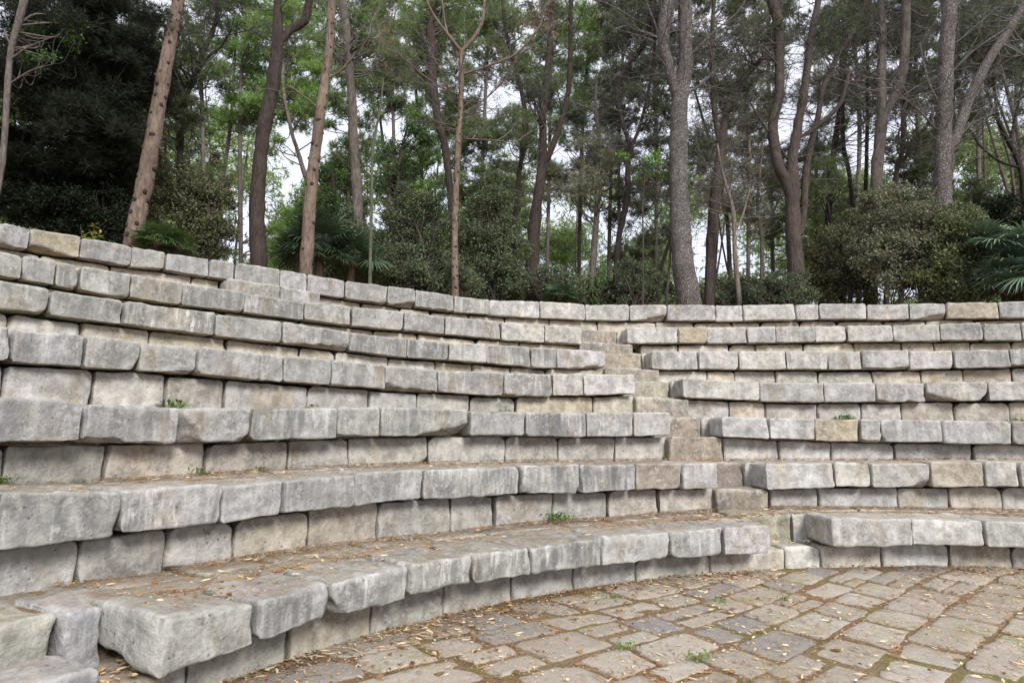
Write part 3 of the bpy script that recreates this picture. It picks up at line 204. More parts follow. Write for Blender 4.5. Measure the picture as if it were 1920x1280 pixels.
 dict(name='sapling',label='slim bare brown stem directly left of the largest trunk',cat='tree',group=None,bark='brown',leaf='fresh',fol='leaf',den=0.4,dead=5,dz=(5.43, 7.05),knobs=0,
  trunk=[(3.33, 13.8, 3.53, 0.032), (3.39, 13.8, 4.15, 0.029), (3.51, 13.8, 5.37, 0.026), (3.54, 13.8, 6.17, 0.023), (3.61, 13.8, 7.05, 0.017)],
  limbs=[],
  crowns=[(3.7, 14.34, 6.11, 0.17, 0.17)]),
 dict(name='bush',label='olive green bush drooping beside the sky gap on the left',cat='bush',group=None,bark='brown',leaf='olive',fol='leaf',den=1.1,dead=0,dz=None,knobs=0,
  trunk=[(-5.7, 11.68, 3.53, 0.049), (-5.7, 11.68, 3.62, 0.044), (-5.78, 11.68, 5.52, 0.034), (-5.91, 11.68, 5.95, 0.019)],
  limbs=[[(-5.71, 11.68, 3.72, 0.029), (-6.09, 11.75, 5.73, 0.015)], [(-5.71, 11.68, 3.72, 0.029), (-5.63, 11.64, 5.84, 0.015)]],
  crowns=[(-5.87, 11.7, 5.74, 0.45, 0.78), (-6.24, 11.71, 5.17, 0.59, 0.59), (-5.62, 11.71, 5.06, 0.33, 0.39), (-6.84, 11.87, 5.96, 0.4, 0.59), (-5.52, 11.96, 5.69, 0.14, 0.18), (-5.57, 11.95, 6.13, 0.1, 0.16), (-5.69, 11.67, 6.45, 0.09, 0.24), (-6.35, 11.84, 6.29, 0.1, 0.21), (-5.73, 11.78, 5.43, 0.12, 0.12), (-6.86, 11.75, 5.27, 0.12, 0.1), (-5.91, 11.83, 5.65, 0.17, 0.2), (-5.86, 11.95, 5.57, 0.14, 0.1), (-6.05, 11.91, 5.28, 0.08, 0.1), (-5.25, 11.64, 5.0, 0.07, 0.07), (-5.91, 11.61, 4.97, 0.09, 0.07), (-5.42, 11.96, 5.28, 0.06, 0.1), (-6.78, 11.67, 6.49, 0.09, 0.11), (-7.08, 11.71, 6.33, 0.08, 0.09), (-6.97, 11.74, 6.48, 0.09, 0.12), (-6.4, 11.73, 6.14, 0.09, 0.11), (-6.04, 11.62, 4.88, 0.25, 0.37), (-5.78, 11.65, 4.89, 0.25, 0.37), (-5.56, 11.77, 4.93, 0.25, 0.37)]),
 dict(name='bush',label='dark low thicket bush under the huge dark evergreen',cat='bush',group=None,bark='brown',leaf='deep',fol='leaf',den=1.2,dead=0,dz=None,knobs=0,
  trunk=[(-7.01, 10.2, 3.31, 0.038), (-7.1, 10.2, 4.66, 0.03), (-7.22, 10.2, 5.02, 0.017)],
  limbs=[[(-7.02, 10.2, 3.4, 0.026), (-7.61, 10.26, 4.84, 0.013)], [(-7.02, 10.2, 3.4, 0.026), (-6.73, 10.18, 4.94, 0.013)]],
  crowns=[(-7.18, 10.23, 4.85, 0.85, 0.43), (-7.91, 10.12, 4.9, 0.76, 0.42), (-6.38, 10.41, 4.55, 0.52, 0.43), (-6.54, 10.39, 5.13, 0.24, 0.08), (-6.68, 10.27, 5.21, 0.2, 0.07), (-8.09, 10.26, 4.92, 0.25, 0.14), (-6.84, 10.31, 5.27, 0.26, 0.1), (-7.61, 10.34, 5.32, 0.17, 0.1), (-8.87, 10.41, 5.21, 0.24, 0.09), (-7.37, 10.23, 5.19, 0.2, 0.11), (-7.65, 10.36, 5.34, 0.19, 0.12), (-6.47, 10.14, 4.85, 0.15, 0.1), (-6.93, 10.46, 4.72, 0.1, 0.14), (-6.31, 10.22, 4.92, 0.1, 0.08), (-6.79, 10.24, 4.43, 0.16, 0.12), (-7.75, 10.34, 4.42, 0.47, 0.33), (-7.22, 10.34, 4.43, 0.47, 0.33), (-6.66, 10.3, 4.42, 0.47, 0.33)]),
 dict(name='bush',label='dense dark bush between the green pole and the slender young pine',cat='bush',group=None,bark='brown',leaf='bush',fol='leaf',den=1.1,dead=0,dz=None,knobs=0,
  trunk=[(-2.0, 13.35, 3.53, 0.056), (-1.99, 13.35, 3.98, 0.05), (-1.95, 13.35, 5.2, 0.039), (-2.08, 13.35, 5.68, 0.022)],
  limbs=[[(-1.99, 13.35, 4.09, 0.033), (-2.38, 13.28, 5.44, 0.017)], [(-1.99, 13.35, 4.09, 0.033), (-1.67, 13.3, 5.56, 0.017)]],
  crowns=[(-2.05, 13.5, 5.49, 0.7, 0.96), (-2.63, 13.54, 5.19, 0.45, 0.79), (-1.69, 13.52, 4.84, 0.45, 0.68), (-2.27, 13.65, 6.2, 0.46, 0.46), (-1.4, 13.56, 5.89, 0.2, 0.31), (-1.62, 13.52, 6.27, 0.21, 0.25), (-2.46, 13.61, 6.37, 0.16, 0.16), (-2.32, 13.35, 6.33, 0.17, 0.3), (-2.75, 13.61, 6.01, 0.14, 0.15), (-2.74, 13.54, 5.98, 0.09, 0.21), (-2.26, 13.36, 5.66, 0.12, 0.22), (-3.11, 13.61, 5.35, 0.12, 0.21), (-1.22, 13.45, 4.9, 0.11, 0.11), (-1.22, 13.35, 4.67, 0.12, 0.12), (-2.09, 13.39, 5.12, 0.12, 0.12), (-1.24, 13.52, 5.0, 0.1, 0.2), (-1.81, 13.65, 6.08, 0.14, 0.1), (-2.43, 13.58, 6.62, 0.12, 0.13), (-2.49, 13.63, 6.61, 0.13, 0.11), (-1.79, 13.51, 6.05, 0.11, 0.1), (-2.47, 13.6, 4.5, 0.39, 0.43), (-2.02, 13.46, 4.47, 0.38, 0.43), (-1.59, 13.46, 4.47, 0.38, 0.43)]),
 dict(name='bush',label='tall grey green bush between the slender young pine and the twin stemmed pine',cat='bush',group=None,bark='brown',leaf='bush',fol='leaf',den=1.0,dead=0,dz=None,knobs=0,
  trunk=[(-0.47, 14.3, 3.53, 0.06), (-0.43, 14.3, 4.18, 0.054), (-0.37, 14.3, 5.18, 0.042), (-0.5, 14.3, 5.68, 0.024)],
  limbs=[[(-0.43, 14.3, 4.3, 0.036), (-0.76, 14.3, 5.43, 0.018)], [(-0.43, 14.3, 4.3, 0.036), (-0.13, 14.28, 5.56, 0.018)]],
  crowns=[(-0.44, 14.25, 5.42, 0.62, 1.01), (-0.83, 14.51, 5.87, 0.44, 1.09), (-0.01, 14.59, 5.39, 0.36, 0.85), (-0.46, 14.34, 6.72, 0.43, 0.48), (-0.93, 14.31, 6.11, 0.16, 0.34), (-0.56, 14.51, 6.52, 0.17, 0.24), (-0.48, 14.41, 6.5, 0.16, 0.3), (-0.92, 14.48, 6.21, 0.17, 0.3), (-1.28, 14.49, 5.8, 0.1, 0.24), (-0.37, 14.32, 5.8, 0.1, 0.27), (-1.25, 14.32, 5.57, 0.09, 0.31), (-0.84, 14.59, 7.02, 0.09, 0.34), (-0.24, 14.48, 6.04, 0.07, 0.24), (0.36, 14.48, 5.33, 0.1, 0.23), (-0.12, 14.26, 6.1, 0.1, 0.2), (-0.38, 14.6, 5.17, 0.08, 0.21), (-0.43, 14.42, 7.25, 0.08, 0.15), (-0.84, 14.24, 6.93, 0.11, 0.11), (-0.74, 14.23, 7.06, 0.09, 0.08), (-0.14, 14.57, 7.17, 0.09, 0.1), (-0.83, 14.53, 4.5, 0.35, 0.46), (-0.44, 14.59, 4.51, 0.35, 0.46), (-0.05, 14.42, 4.48, 0.34, 0.46)]),
 dict(name='bush',label='big leafy bush at the foot of the three stemmed pine',cat='bush',group=None,bark='brown',leaf='olive',fol='leaf',den=0.85,dead=0,dz=None,knobs=0,
  trunk=[(7.35, 14.17, 3.53, 0.059), (7.45, 14.17, 4.21, 0.053), (7.59, 14.17, 5.13, 0.041), (7.5, 14.17, 5.63, 0.024)],
  limbs=[[(7.46, 14.17, 4.33, 0.035), (7.15, 14.19, 5.38, 0.018)], [(7.46, 14.17, 4.33, 0.035), (7.91, 14.12, 5.51, 0.018)]],
  crowns=[(7.6, 14.29, 5.42, 0.74, 0.79), (7.08, 14.42, 5.01, 0.6, 0.6), (8.06, 14.4, 6.03, 0.48, 0.43), (8.21, 14.1, 5.66, 0.17, 0.16), (8.08, 14.34, 6.11, 0.15, 0.16), (6.75, 14.1, 5.43, 0.18, 0.19), (7.87, 14.34, 6.21, 0.19, 0.14), (7.21, 14.32, 5.57, 0.13, 0.11), (7.18, 14.18, 5.51, 0.13, 0.14), (7.61, 14.4, 5.33, 0.17, 0.11), (7.6, 14.25, 4.91, 0.15, 0.16), (8.11, 14.38, 6.47, 0.14, 0.09), (8.22, 14.26, 6.38, 0.11, 0.13), (8.47, 14.38, 6.29, 0.1, 0.13), (7.78, 14.22, 6.36, 0.13, 0.09), (7.01, 14.13, 4.55, 0.4, 0.45), (7.55, 14.32, 4.6, 0.41, 0.45), (7.92, 14.16, 4.56, 0.4, 0.45)]),
 dict(name='bush',label='low bush along the wall, left end of the bush row',cat='bush',group=None,bark='brown',leaf='bush',fol='leaf',den=1.0,dead=0,dz=None,knobs=0,
  trunk=[(5.73, 13.14, 3.53, 0.055), (5.8, 13.14, 3.99, 0.049), (5.87, 13.14, 4.1, 0.038), (5.78, 13.14, 4.56, 0.022)],
  limbs=[[(5.8, 13.14, 4.1, 0.033), (5.56, 13.18, 4.33, 0.016)], [(5.8, 13.14, 4.1, 0.033), (6.08, 13.24, 4.45, 0.016)]],
  crowns=[(5.84, 13.2, 4.34, 0.51, 0.35), (5.55, 13.32, 4.25, 0.33, 0.27), (5.39, 13.12, 4.51, 0.12, 0.1), (5.45, 13.38, 4.53, 0.13, 0.09), (5.71, 13.38, 4.71, 0.13, 0.12), (6.17, 13.21, 4.63, 0.15, 0.09), (5.18, 13.2, 4.3, 0.1, 0.08), (5.33, 13.19, 4.45, 0.1, 0.07), (5.81, 13.16, 4.27, 0.1, 0.07), (5.16, 13.19, 4.2, 0.08, 0.08), (5.58, 13.33, 4.15, 0.28, 0.42), (5.85, 13.25, 4.14, 0.28, 0.42), (6.09, 13.1, 4.11, 0.28, 0.41)]),
 dict(name='bush',label='tallest bush in the row, hiding the foot of the stout pale grey pine',cat='bush',group=None,bark='brown',leaf='ash',fol='leaf',den=0.8,dead=0,dz=None,knobs=0,
  trunk=[(7.9, 12.84, 3.53, 0.054), (7.95, 12.84, 3.94, 0.048), (8.13, 12.84, 5.41, 0.037), (8.06, 12.84, 5.87, 0.021)],
  limbs=[[(7.96, 12.84, 4.05, 0.032), (7.7, 12.92, 5.64, 0.016)], [(7.96, 12.84, 4.05, 0.032), (8.48, 12.78, 5.76, 0.016)]],
  crowns=[(8.13, 12.91, 5.66, 0.75, 0.86), (7.67, 12.79, 4.94, 0.64, 0.75), (8.54, 13.09, 5.14, 0.65, 0.87), (7.54, 12.81, 5.97, 0.38, 0.32), (8.83, 12.79, 5.76, 0.23, 0.21), (8.91, 12.9, 5.77, 0.14, 0.28), (7.56, 13.07, 6.12, 0.19, 0.22), (8.75, 12.9, 6.26, 0.24, 0.18), (8.08, 12.79, 5.57, 0.16, 0.16), (7.55, 12.84, 5.67, 0.14, 0.25), (7.17, 12.97, 5.25, 0.16, 0.2), (8.42, 13.0, 4.78, 0.18, 0.14), (9.01, 13.11, 5.87, 0.17, 0.19), (8.15, 13.12, 5.81, 0.12, 0.14), (9.09, 13.03, 5.63, 0.14, 0.29), (9.04, 13.03, 5.74, 0.15, 0.19), (7.92, 12.79, 5.94, 0.12, 0.07), (7.4, 12.89, 6.29, 0.07, 0.07), (7.89, 12.84, 6.19, 0.1, 0.06), (7.27, 12.78, 6.21, 0.07, 0.07), (7.63, 12.97, 4.76, 0.42, 0.41), (8.17, 13.08, 4.79, 0.42, 0.41), (8.64, 13.08, 4.8, 0.42, 0.41)]),
 dict(name='bush',label='dark bush just left of the right fan palm',cat='bush',group=None,bark='brown',leaf='moss',fol='leaf',den=0.85,dead=0,dz=None,knobs=0,
  trunk=[(8.73, 12.46, 3.53, 0.053), (8.78, 12.46, 3.87, 0.047), (8.92, 12.46, 4.74, 0.036), (8.85, 12.46, 5.18, 0.021)],
  limbs=[[(8.78, 12.46, 3.98, 0.031), (8.57, 12.46, 4.96, 0.016)], [(8.78, 12.46, 3.98, 0.031), (9.18, 12.36, 5.08, 0.016)]],
  crowns=[(8.89, 12.48, 4.97, 0.58, 0.88), (8.69, 12.65, 4.46, 0.63, 0.53), (9.11, 12.44, 5.4, 0.35, 0.52), (9.47, 12.59, 5.63, 0.13, 0.23), (9.1, 12.68, 5.94, 0.14, 0.16), (9.45, 12.44, 4.9, 0.14, 0.19), (9.43, 12.43, 5.34, 0.17, 0.27), (9.01, 12.46, 4.82, 0.16, 0.13), (8.02, 12.61, 4.41, 0.18, 0.1), (8.79, 12.71, 5.01, 0.14, 0.12), (8.79, 12.6, 4.97, 0.19, 0.13), (9.43, 12.73, 6.04, 0.07, 0.12), (8.94, 12.57, 5.75, 0.09, 0.15), (9.69, 12.76, 5.8, 0.11, 0.12), (9.47, 12.57, 5.88, 0.09, 0.1), (8.62, 12.72, 4.17, 0.33, 0.4), (8.85, 12.54, 4.13, 0.32, 0.4), (9.1, 12.38, 4.1, 0.32, 0.39)]),
 dict(name='bush',label='dark clipped looking bush behind the right fan palm',cat='bush',group=None,bark='brown',leaf='deep',fol='leaf',den=1.2,dead=0,dz=None,knobs=0,
  trunk=[(10.49, 13.39, 3.53, 0.056), (10.57, 13.39, 4.07, 0.05), (10.79, 13.39, 5.54, 0.039), (10.72, 13.39, 6.02, 0.022)],
  limbs=[[(10.58, 13.39, 4.19, 0.033), (10.34, 13.5, 5.78, 0.017)], [(10.58, 13.39, 4.19, 0.033), (11.16, 13.32, 5.9, 0.017)]],
  crowns=[(10.76, 13.41, 5.79, 0.78, 0.56), (10.42, 13.6, 5.67, 0.45, 0.57), (11.1, 13.6, 5.31, 0.68, 0.68), (10.73, 13.35, 6.34, 0.24, 0.13), (9.93, 13.37, 5.83, 0.19, 0.09), (10.16, 13.69, 5.83, 0.17, 0.11), (10.3, 13.47, 6.23, 0.21, 0.14), (10.05, 13.42, 6.06, 0.09, 0.11), (10.89, 13.59, 5.68, 0.09, 0.13), (10.77, 13.51, 5.97, 0.12, 0.11), (9.95, 13.35, 5.99, 0.11, 0.18), (10.31, 13.5, 5.18, 0.16, 0.13), (11.67, 13.55, 5.69, 0.15, 0.19), (10.36, 13.45, 5.53, 0.19, 0.11), (10.91, 13.63, 5.96, 0.18, 0.13), (10.2, 13.38, 5.18, 0.43, 0.42), (10.86, 13.61, 5.25, 0.44, 0.43), (11.41, 13.68, 5.27, 0.44, 0.43)]),
 dict(name='shrub',label='feathery low shrub between the lyre forked tree and the largest trunk',cat='bush',group=None,bark='brown',leaf='bush',fol='leaf',den=0.9,dead=0,dz=None,knobs=0,
  trunk=[(2.64, 14.02, 3.53, 0.059), (2.73, 14.02, 4.14, 0.053), (2.81, 14.02, 4.45, 0.041), (2.7, 14.02, 4.94, 0.023)],
  limbs=[[(2.73, 14.02, 4.27, 0.035), (2.53, 13.95, 4.69, 0.018)], [(2.73, 14.02, 4.27, 0.035), (2.96, 14.07, 4.82, 0.018)]],
  crowns=[(2.79, 14.25, 4.75, 0.43, 0.5), (3.16, 14.17, 4.61, 0.35, 0.4), (2.44, 14.15, 5.04, 0.11, 0.1), (2.6, 13.95, 5.14, 0.1, 0.12), (3.23, 14.26, 4.72, 0.1, 0.12), (2.36, 14.11, 4.9, 0.09, 0.13), (2.83, 14.29, 4.74, 0.08, 0.1), (3.52, 14.18, 4.63, 0.09, 0.1), (2.86, 14.22, 4.83, 0.08, 0.13), (3.52, 14.24, 4.53, 0.1, 0.12), (2.5, 14.15, 4.41, 0.23, 0.45), (2.75, 14.11, 4.4, 0.23, 0.45), (3.05, 14.3, 4.45, 0.24, 0.45)]),
 dict(name='shrub',label='low dark shrub behind the twin stemmed pine',cat='bush',group=None,bark='brown',leaf='bush',fol='leaf',den=0.9,dead=0,dz=None,knobs=0,
  trunk=[(0.79, 13.92, 3.53, 0.058), (0.88, 13.92, 4.11, 0.052), (0.95, 13.92, 4.35, 0.041), (0.83, 13.92, 4.84, 0.023)],
  limbs=[[(0.88, 13.92, 4.23, 0.035), (0.68, 13.99, 4.59, 0.017)], [(0.88, 13.92, 4.23, 0.035), (1.08, 13.83, 4.72, 0.017)]],
  crowns=[(0.88, 13.95, 4.6, 0.4, 0.4), (1.35, 13.9, 4.47, 0.35, 0.32), (0.05, 14.15, 4.64, 0.35, 0.4), (1.17, 14.21, 4.97, 0.08, 0.08), (0.69, 14.11, 4.98, 0.13, 0.09), (1.28, 14.2, 4.82, 0.12, 0.11), (0.59, 13.94, 4.87, 0.08, 0.11), (1.01, 13.93, 4.56, 0.07, 0.08), (1.01, 13.96, 4.43, 0.09, 0.07), (1.68, 14.01, 4.65, 0.08, 0.08), (1.71, 13.97, 4.53, 0.09, 0.06), (-0.03, 13.98, 4.99, 0.08, 0.08), (-0.3, 14.22, 4.57, 0.11, 0.08), (-0.07, 14.12, 5.01, 0.09, 0.1), (0.41, 13.96, 4.63, 0.07, 0.13), (0.65, 14.2, 4.41, 0.22, 0.45), (0.88, 13.92, 4.35, 0.22, 0.44), (1.12, 13.9, 4.35, 0.22, 0.44)]),
 dict(name='shrub',label='low leafy shrub under the slim grey trunk at the wall',cat='bush',group=None,bark='brown',leaf='leafy',fol='leaf',den=0.8,dead=0,dz=None,knobs=0,
  trunk=[(1.86, 14.46, 3.53, 0.06), (1.96, 14.46, 4.23, 0.054), (2.03, 14.46, 4.35, 0.042), (1.92, 14.46, 4.86, 0.024)],
  limbs=[[(1.96, 14.46, 4.35, 0.036), (1.8, 14.44, 4.6, 0.018)], [(1.96, 14.46, 4.35, 0.036), (2.13, 14.43, 4.73, 0.018)]],
  crowns=[(1.99, 14.64, 4.64, 0.32, 0.29), (2.31, 14.74, 4.57, 0.25, 0.25), (1.67, 14.52, 4.7, 0.08, 0.08), (1.68, 14.41, 4.73, 0.06, 0.07), (1.79, 14.73, 4.88, 0.07, 0.09), (1.71, 14.57, 4.79, 0.1, 0.08), (2.49, 14.55, 4.66, 0.07, 0.05), (2.47, 14.58, 4.7, 0.06, 0.06), (2.54, 14.64, 4.51, 0.06, 0.05), (2.07, 14.6, 4.64, 0.06, 0.06), (1.77, 14.44, 4.42, 0.17, 0.46), (1.98, 14.63, 4.46, 0.17, 0.46), (2.17, 14.56, 4.44, 0.17, 0.46)]),
 dict(name='shrub',label='small shrub between the two thin saplings right of the largest trunk',cat='bush',group=None,bark='brown',leaf='bush',fol='leaf',den=0.8,dead=0,dz=None,knobs=0,
  trunk=[(6.04, 16.46, 3.53, 0.069), (6.21, 16.46, 4.66, 0.062), (6.3, 16.46, 4.73, 0.048), (6.19, 16.46, 5.3, 0.027)],
  limbs=[[(6.22, 16.46, 4.8, 0.041), (5.98, 16.35, 5.01, 0.021)], [(6.22, 16.46, 4.8, 0.041), (6.49, 16.51, 5.16, 0.021)]],
  crowns=[(6.22, 16.44, 5.01, 0.49, 0.36), (5.47, 16.51, 4.98, 0.41, 0.3), (5.75, 16.42, 5.14, 0.14, 0.11), (6.83, 16.77, 5.22, 0.16, 0.11), (6.61, 16.42, 5.23, 0.13, 0.11), (6.06, 16.69, 5.37, 0.16, 0.1), (5.32, 16.5, 5.25, 0.08, 0.07), (5.91, 16.54, 4.99, 0.13, 0.07), (5.37, 16.53, 5.27, 0.11, 0.05), (5.93, 16.6, 5.01, 0.13, 0.1), (5.89, 16.38, 4.77, 0.27, 0.52), (6.33, 16.75, 4.85, 0.28, 0.53), (6.51, 16.44, 4.79, 0.27, 0.52)]),
 dict(name='bush',label='dark undergrowth bush behind the left fan palm',cat='bush',group=None,bark='brown',leaf='bush',fol='leaf',den=1.0,dead=0,dz=None,knobs=0,
  trunk=[(-3.73, 13.67, 3.53, 0.057), (-3.72, 13.67, 4.03, 0.051), (-3.69, 13.67, 5.04, 0.04), (-3.83, 13.67, 5.53, 0.023)],
  limbs=[[(-3.72, 13.67, 4.15, 0.034), (-4.12, 13.55, 5.28, 0.017)], [(-3.72, 13.67, 4.15, 0.034), (-3.42, 13.62, 5.41, 0.017)]],
  crowns=[(-3.78, 13.71, 5.3, 0.69, 0.69), (-4.75, 13.78, 5.25, 0.34, 0.46), (-3.17, 13.65, 4.98, 0.46, 0.57), (-3.71, 13.74, 6.0, 0.19, 0.2), (-3.12, 13.86, 5.44, 0.21, 0.13), (-4.49, 13.89, 5.66, 0.18, 0.23), (-3.22, 13.81, 5.7, 0.18, 0.22), (-4.95, 13.96, 5.74, 0.1, 0.15), (-4.98, 13.79, 5.63, 0.11, 0.14), (-4.57, 13.72, 5.64, 0.08, 0.12), (-4.8, 13.75, 5.7, 0.08, 0.08), (-2.79, 13.84, 5.27, 0.11, 0.16), (-2.99, 13.92, 5.55, 0.08, 0.17), (-3.61, 13.93, 5.44, 0.1, 0.14), (-2.76, 13.95, 5.04, 0.13, 0.09), (-4.2, 13.82, 4.6, 0.38, 0.44), (-3.75, 13.72, 4.58, 0.38, 0.43), (-3.35, 13.79, 4.6, 0.38, 0.44)]),
 dict(name='pine_tree',label='dark pine filling the shade between the huge evergreen and the tan knotted trunk',cat='tree',group='pines growing further back in the wood',bark='black',leaf='dark',fol='needle',den=1.0,dead=0,dz=None,knobs=0,
  trunk=[(-8.66, 13.87, 3.53, 0.058), (-8.81, 13.87, 5.74, 0.052), (-8.96, 13.87, 8.02, 0.046), (-9.06, 13.87, 10.54, 0.035)],
  limbs=[],
  crowns=[(-10.84, 13.62, 11.42, 0.39, 0.38), (-10.11, 13.48, 11.53, 0.36, 0.28), (-9.71, 13.23, 11.27, 0.45, 0.34), (-10.06, 14.46, 12.17, 0.48, 0.42), (-9.43, 14.69, 12.55, 0.44, 0.35), (-9.98, 13.1, 10.72, 0.46, 0.39), (-10.45, 14.64, 11.65, 0.49, 0.34), (-9.43, 13.72, 11.18, 0.51, 0.32), (-8.51, 13.32, 10.61, 0.44, 0.28), (-10.38, 13.62, 10.26, 0.37, 0.32), (-9.73, 13.59, 10.47, 0.46, 0.34), (-9.02, 13.24, 9.99, 0.42, 0.33), (-8.9, 13.57, 10.28, 0.42, 0.31), (-8.51, 14.06, 10.65, 0.37, 0.36), (-11.13, 14.45, 10.19, 0.39, 0.3), (-10.26, 13.87, 9.95, 0.53, 0.39), (-9.1, 13.49, 9.68, 0.43, 0.37), (-9.42, 14.62, 10.28, 0.55, 0.31), (-8.74, 14.01, 10.14, 0.38, 0.35), (-10.59, 14.24, 9.73, 0.5, 0.44), (-9.5, 13.64, 9.15, 0.46, 0.34), (-9.2, 13.91, 9.42, 0.37, 0.41), (-8.29, 13.01, 8.85, 0.47, 0.39), (-8.77, 14.64, 9.84, 0.5, 0.44), (-11.29, 14.47, 9.32, 0.42, 0.32), (-10.54, 14.54, 9.14, 0.4, 0.42), (-9.62, 13.94, 8.69, 0.33, 0.39), (-9.02, 13.81, 8.84, 0.44, 0.44), (-8.17, 13.08, 8.56, 0.44, 0.34), (-10.46, 13.66, 8.04, 0.41, 0.32), (-10.27, 14.0, 8.37, 0.43, 0.33), (-9.12, 13.41, 8.19, 0.44, 0.37), (-9.31, 14.51, 8.8, 0.5, 0.35), (-9.05, 14.63, 8.7, 0.48, 0.4), (-9.42, 13.34, 7.65, 0.35, 0.26), (-9.91, 14.75, 8.12, 0.38, 0.4), (-8.71, 13.67, 7.81, 0.35, 0.27), (-7.79, 13.05, 7.43, 0.32, 0.31), (-10.82, 14.44, 7.28, 0.45, 0.37), (-10.49, 14.37, 7.48, 0.43, 0.33), (-9.96, 14.53, 7.63, 0.35, 0.36), (-8.58, 13.52, 6.97, 0.47, 0.27), (-8.06, 13.28, 6.88, 0.32, 0.31), (-11.33, 14.74, 6.83, 0.5, 0.3), (-9.46, 13.19, 6.56, 0.42, 0.36), (-9.94, 14.36, 7.07, 0.35, 0.37), (-8.94, 13.42, 6.59, 0.38, 0.32), (-8.92, 14.46, 6.79, 0.4, 0.39), (-8.04, 13.81, 6.65, 0.32, 0.38), (-10.63, 14.29, 6.48, 0.5, 0.31), (-9.99, 13.84, 6.24, 0.4, 0.32), (-9.4, 13.73, 6.27, 0.47, 0.36), (-9.52, 14.59, 6.53, 0.5, 0.38), (-8.32, 13.82, 6.14, 0.34, 0.28), (-10.02, 13.35, 5.49, 0.33, 0.28), (-9.94, 13.93, 5.73, 0.46, 0.26), (-9.13, 13.17, 5.4, 0.39, 0.27), (-8.73, 13.46, 5.45, 0.44, 0.36), (-8.16, 13.35, 5.35, 0.39, 0.36), (-8.49, 14.6, 5.96, 0.46, 0.31), (-9.08, 14.35, 5.4, 0.35, 0.29), (-7.8, 13.08, 5.01, 0.39, 0.27)]),
 dict(name='pine_tree',label='pine with dense mid green foliage right of the forked shadowy stem',cat='tree',group='pines growing further back in the wood',bark='grey',leaf='mid',fol='needle',den=1.0,dead=0,dz=None,knobs=0,
  trunk=[(-8.36, 17.43, 3.53, 0.073), (-8.62, 17.43, 6.27, 0.065), (-8.95, 17.43, 9.75, 0.058), (-9.26, 17.43, 12.91, 0.044)],
  limbs=[],
  crowns=[(-9.32, 17.89, 14.55, 0.65, 0.52), (-8.81, 17.79, 14.47, 0.62, 0.43), (-8.95, 17.12, 13.65, 0.66, 0.48), (-10.18, 18.08, 13.52, 0.68, 0.55), (-9.94, 17.73, 12.38, 0.56, 0.55), (-9.4, 17.51, 12.47, 0.5, 0.43), (-9.53, 17.43, 11.61, 0.67, 0.5), (-8.71, 16.99, 11.42, 0.56, 0.37), (-8.49, 17.26, 11.3, 0.57, 0.51), (-9.68, 16.72, 10.49, 0.62, 0.44), (-9.18, 16.63, 10.59, 0.44, 0.39), (-10.03, 17.26, 9.95, 0.6, 0.32), (-9.47, 17.9, 10.1, 0.54, 0.5), (-9.33, 16.66, 9.24, 0.49, 0.47), (-9.7, 17.97, 9.61, 0.43, 0.48), (-9.88, 17.07, 8.59, 0.46, 0.34), (-9.04, 17.39, 8.54, 0.58, 0.44), (-9.05, 18.04, 9.02, 0.43, 0.41), (-9.34, 18.29, 8.18, 0.44, 0.46), (-9.8, 17.46, 7.57, 0.56, 0.44), (-9.79, 18.1, 7.59, 0.51, 0.43), (-9.09, 17.4, 6.57, 0.43, 0.36), (-8.62, 17.44, 6.8, 0.42, 0.33), (-9.85, 17.69, 6.1, 0.45, 0.43), (-9.84, 18.29, 6.61, 0.44, 0.48), (-8.22, 16.77, 5.88, 0.48, 0.41)]),
 dict(name='pine_tree',label='pine with dark foliage between the lyre shaped fork and the slim grey trunk',cat='tree',group='pines growing further back in the wood',bark='grey',leaf='dark',fol='needle',den=1.0,dead=0,dz=None,knobs=0,
  trunk=[(3.73, 21.46, 3.53, 0.081), (3.73, 21.46, 5.73, 0.072), (3.72, 21.46, 10.81, 0.063), (3.99, 21.46, 15.71, 0.054)],
  limbs=[],
  crowns=[(3.95, 21.66, 17.64, 0.68, 0.48), (4.45, 21.08, 16.91, 0.74, 0.6), (3.79, 21.4, 16.74, 0.8, 0.48), (3.86, 21.72, 15.73, 0.66, 0.58), (3.98, 21.41, 15.09, 0.82, 0.55), (3.83, 21.46, 13.84, 0.66, 0.66), (4.11, 20.62, 13.57, 0.7, 0.44), (3.3, 21.42, 13.34, 0.7, 0.5), (3.93, 20.85, 12.83, 0.63, 0.66), (3.81, 21.29, 12.36, 0.6, 0.4), (3.74, 21.02, 10.95, 0.73, 0.47), (2.97, 21.92, 10.95, 0.62, 0.52), (3.71, 21.32, 9.56, 0.68, 0.42), (3.96, 22.16, 9.1, 0.73, 0.58), (3.94, 21.58, 7.38, 0.57, 0.56)]),
 dict(name='pine_tree',label='pine with grey green foliage behind the pale crooked sapling and the three stemmed pine',cat='tree',group='pines growing further back in the wood',bark='grey',leaf='mid',fol='needle',den=1.0,dead=0,dz=None,knobs=0,
  trunk=[(10.32, 25.04, 3.53, 0.093), (10.42, 25.04, 6.62, 0.083), (10.6, 25.04, 12.44, 0.073), (10.77, 25.04, 18.15, 0.063)],
  limbs=[],
  crowns=[(11.19, 24.96, 20.0, 0.74, 0.53), (11.11, 24.85, 19.15, 0.85, 0.71), (11.61, 25.91, 18.61, 0.9, 0.59), (11.07, 25.43, 17.77, 0.88, 0.69), (10.95, 25.25, 16.41, 0.71, 0.71), (10.12, 24.82, 12.91, 0.85, 0.5), (10.26, 25.07, 12.01, 0.72, 0.64), (10.65, 24.39, 12.22, 0.74, 0.48), (10.51, 24.9, 11.39, 0.72, 0.68), (10.12, 24.22, 9.04, 0.59, 0.52), (11.82, 25.71, 8.91, 0.62, 0.67)]),
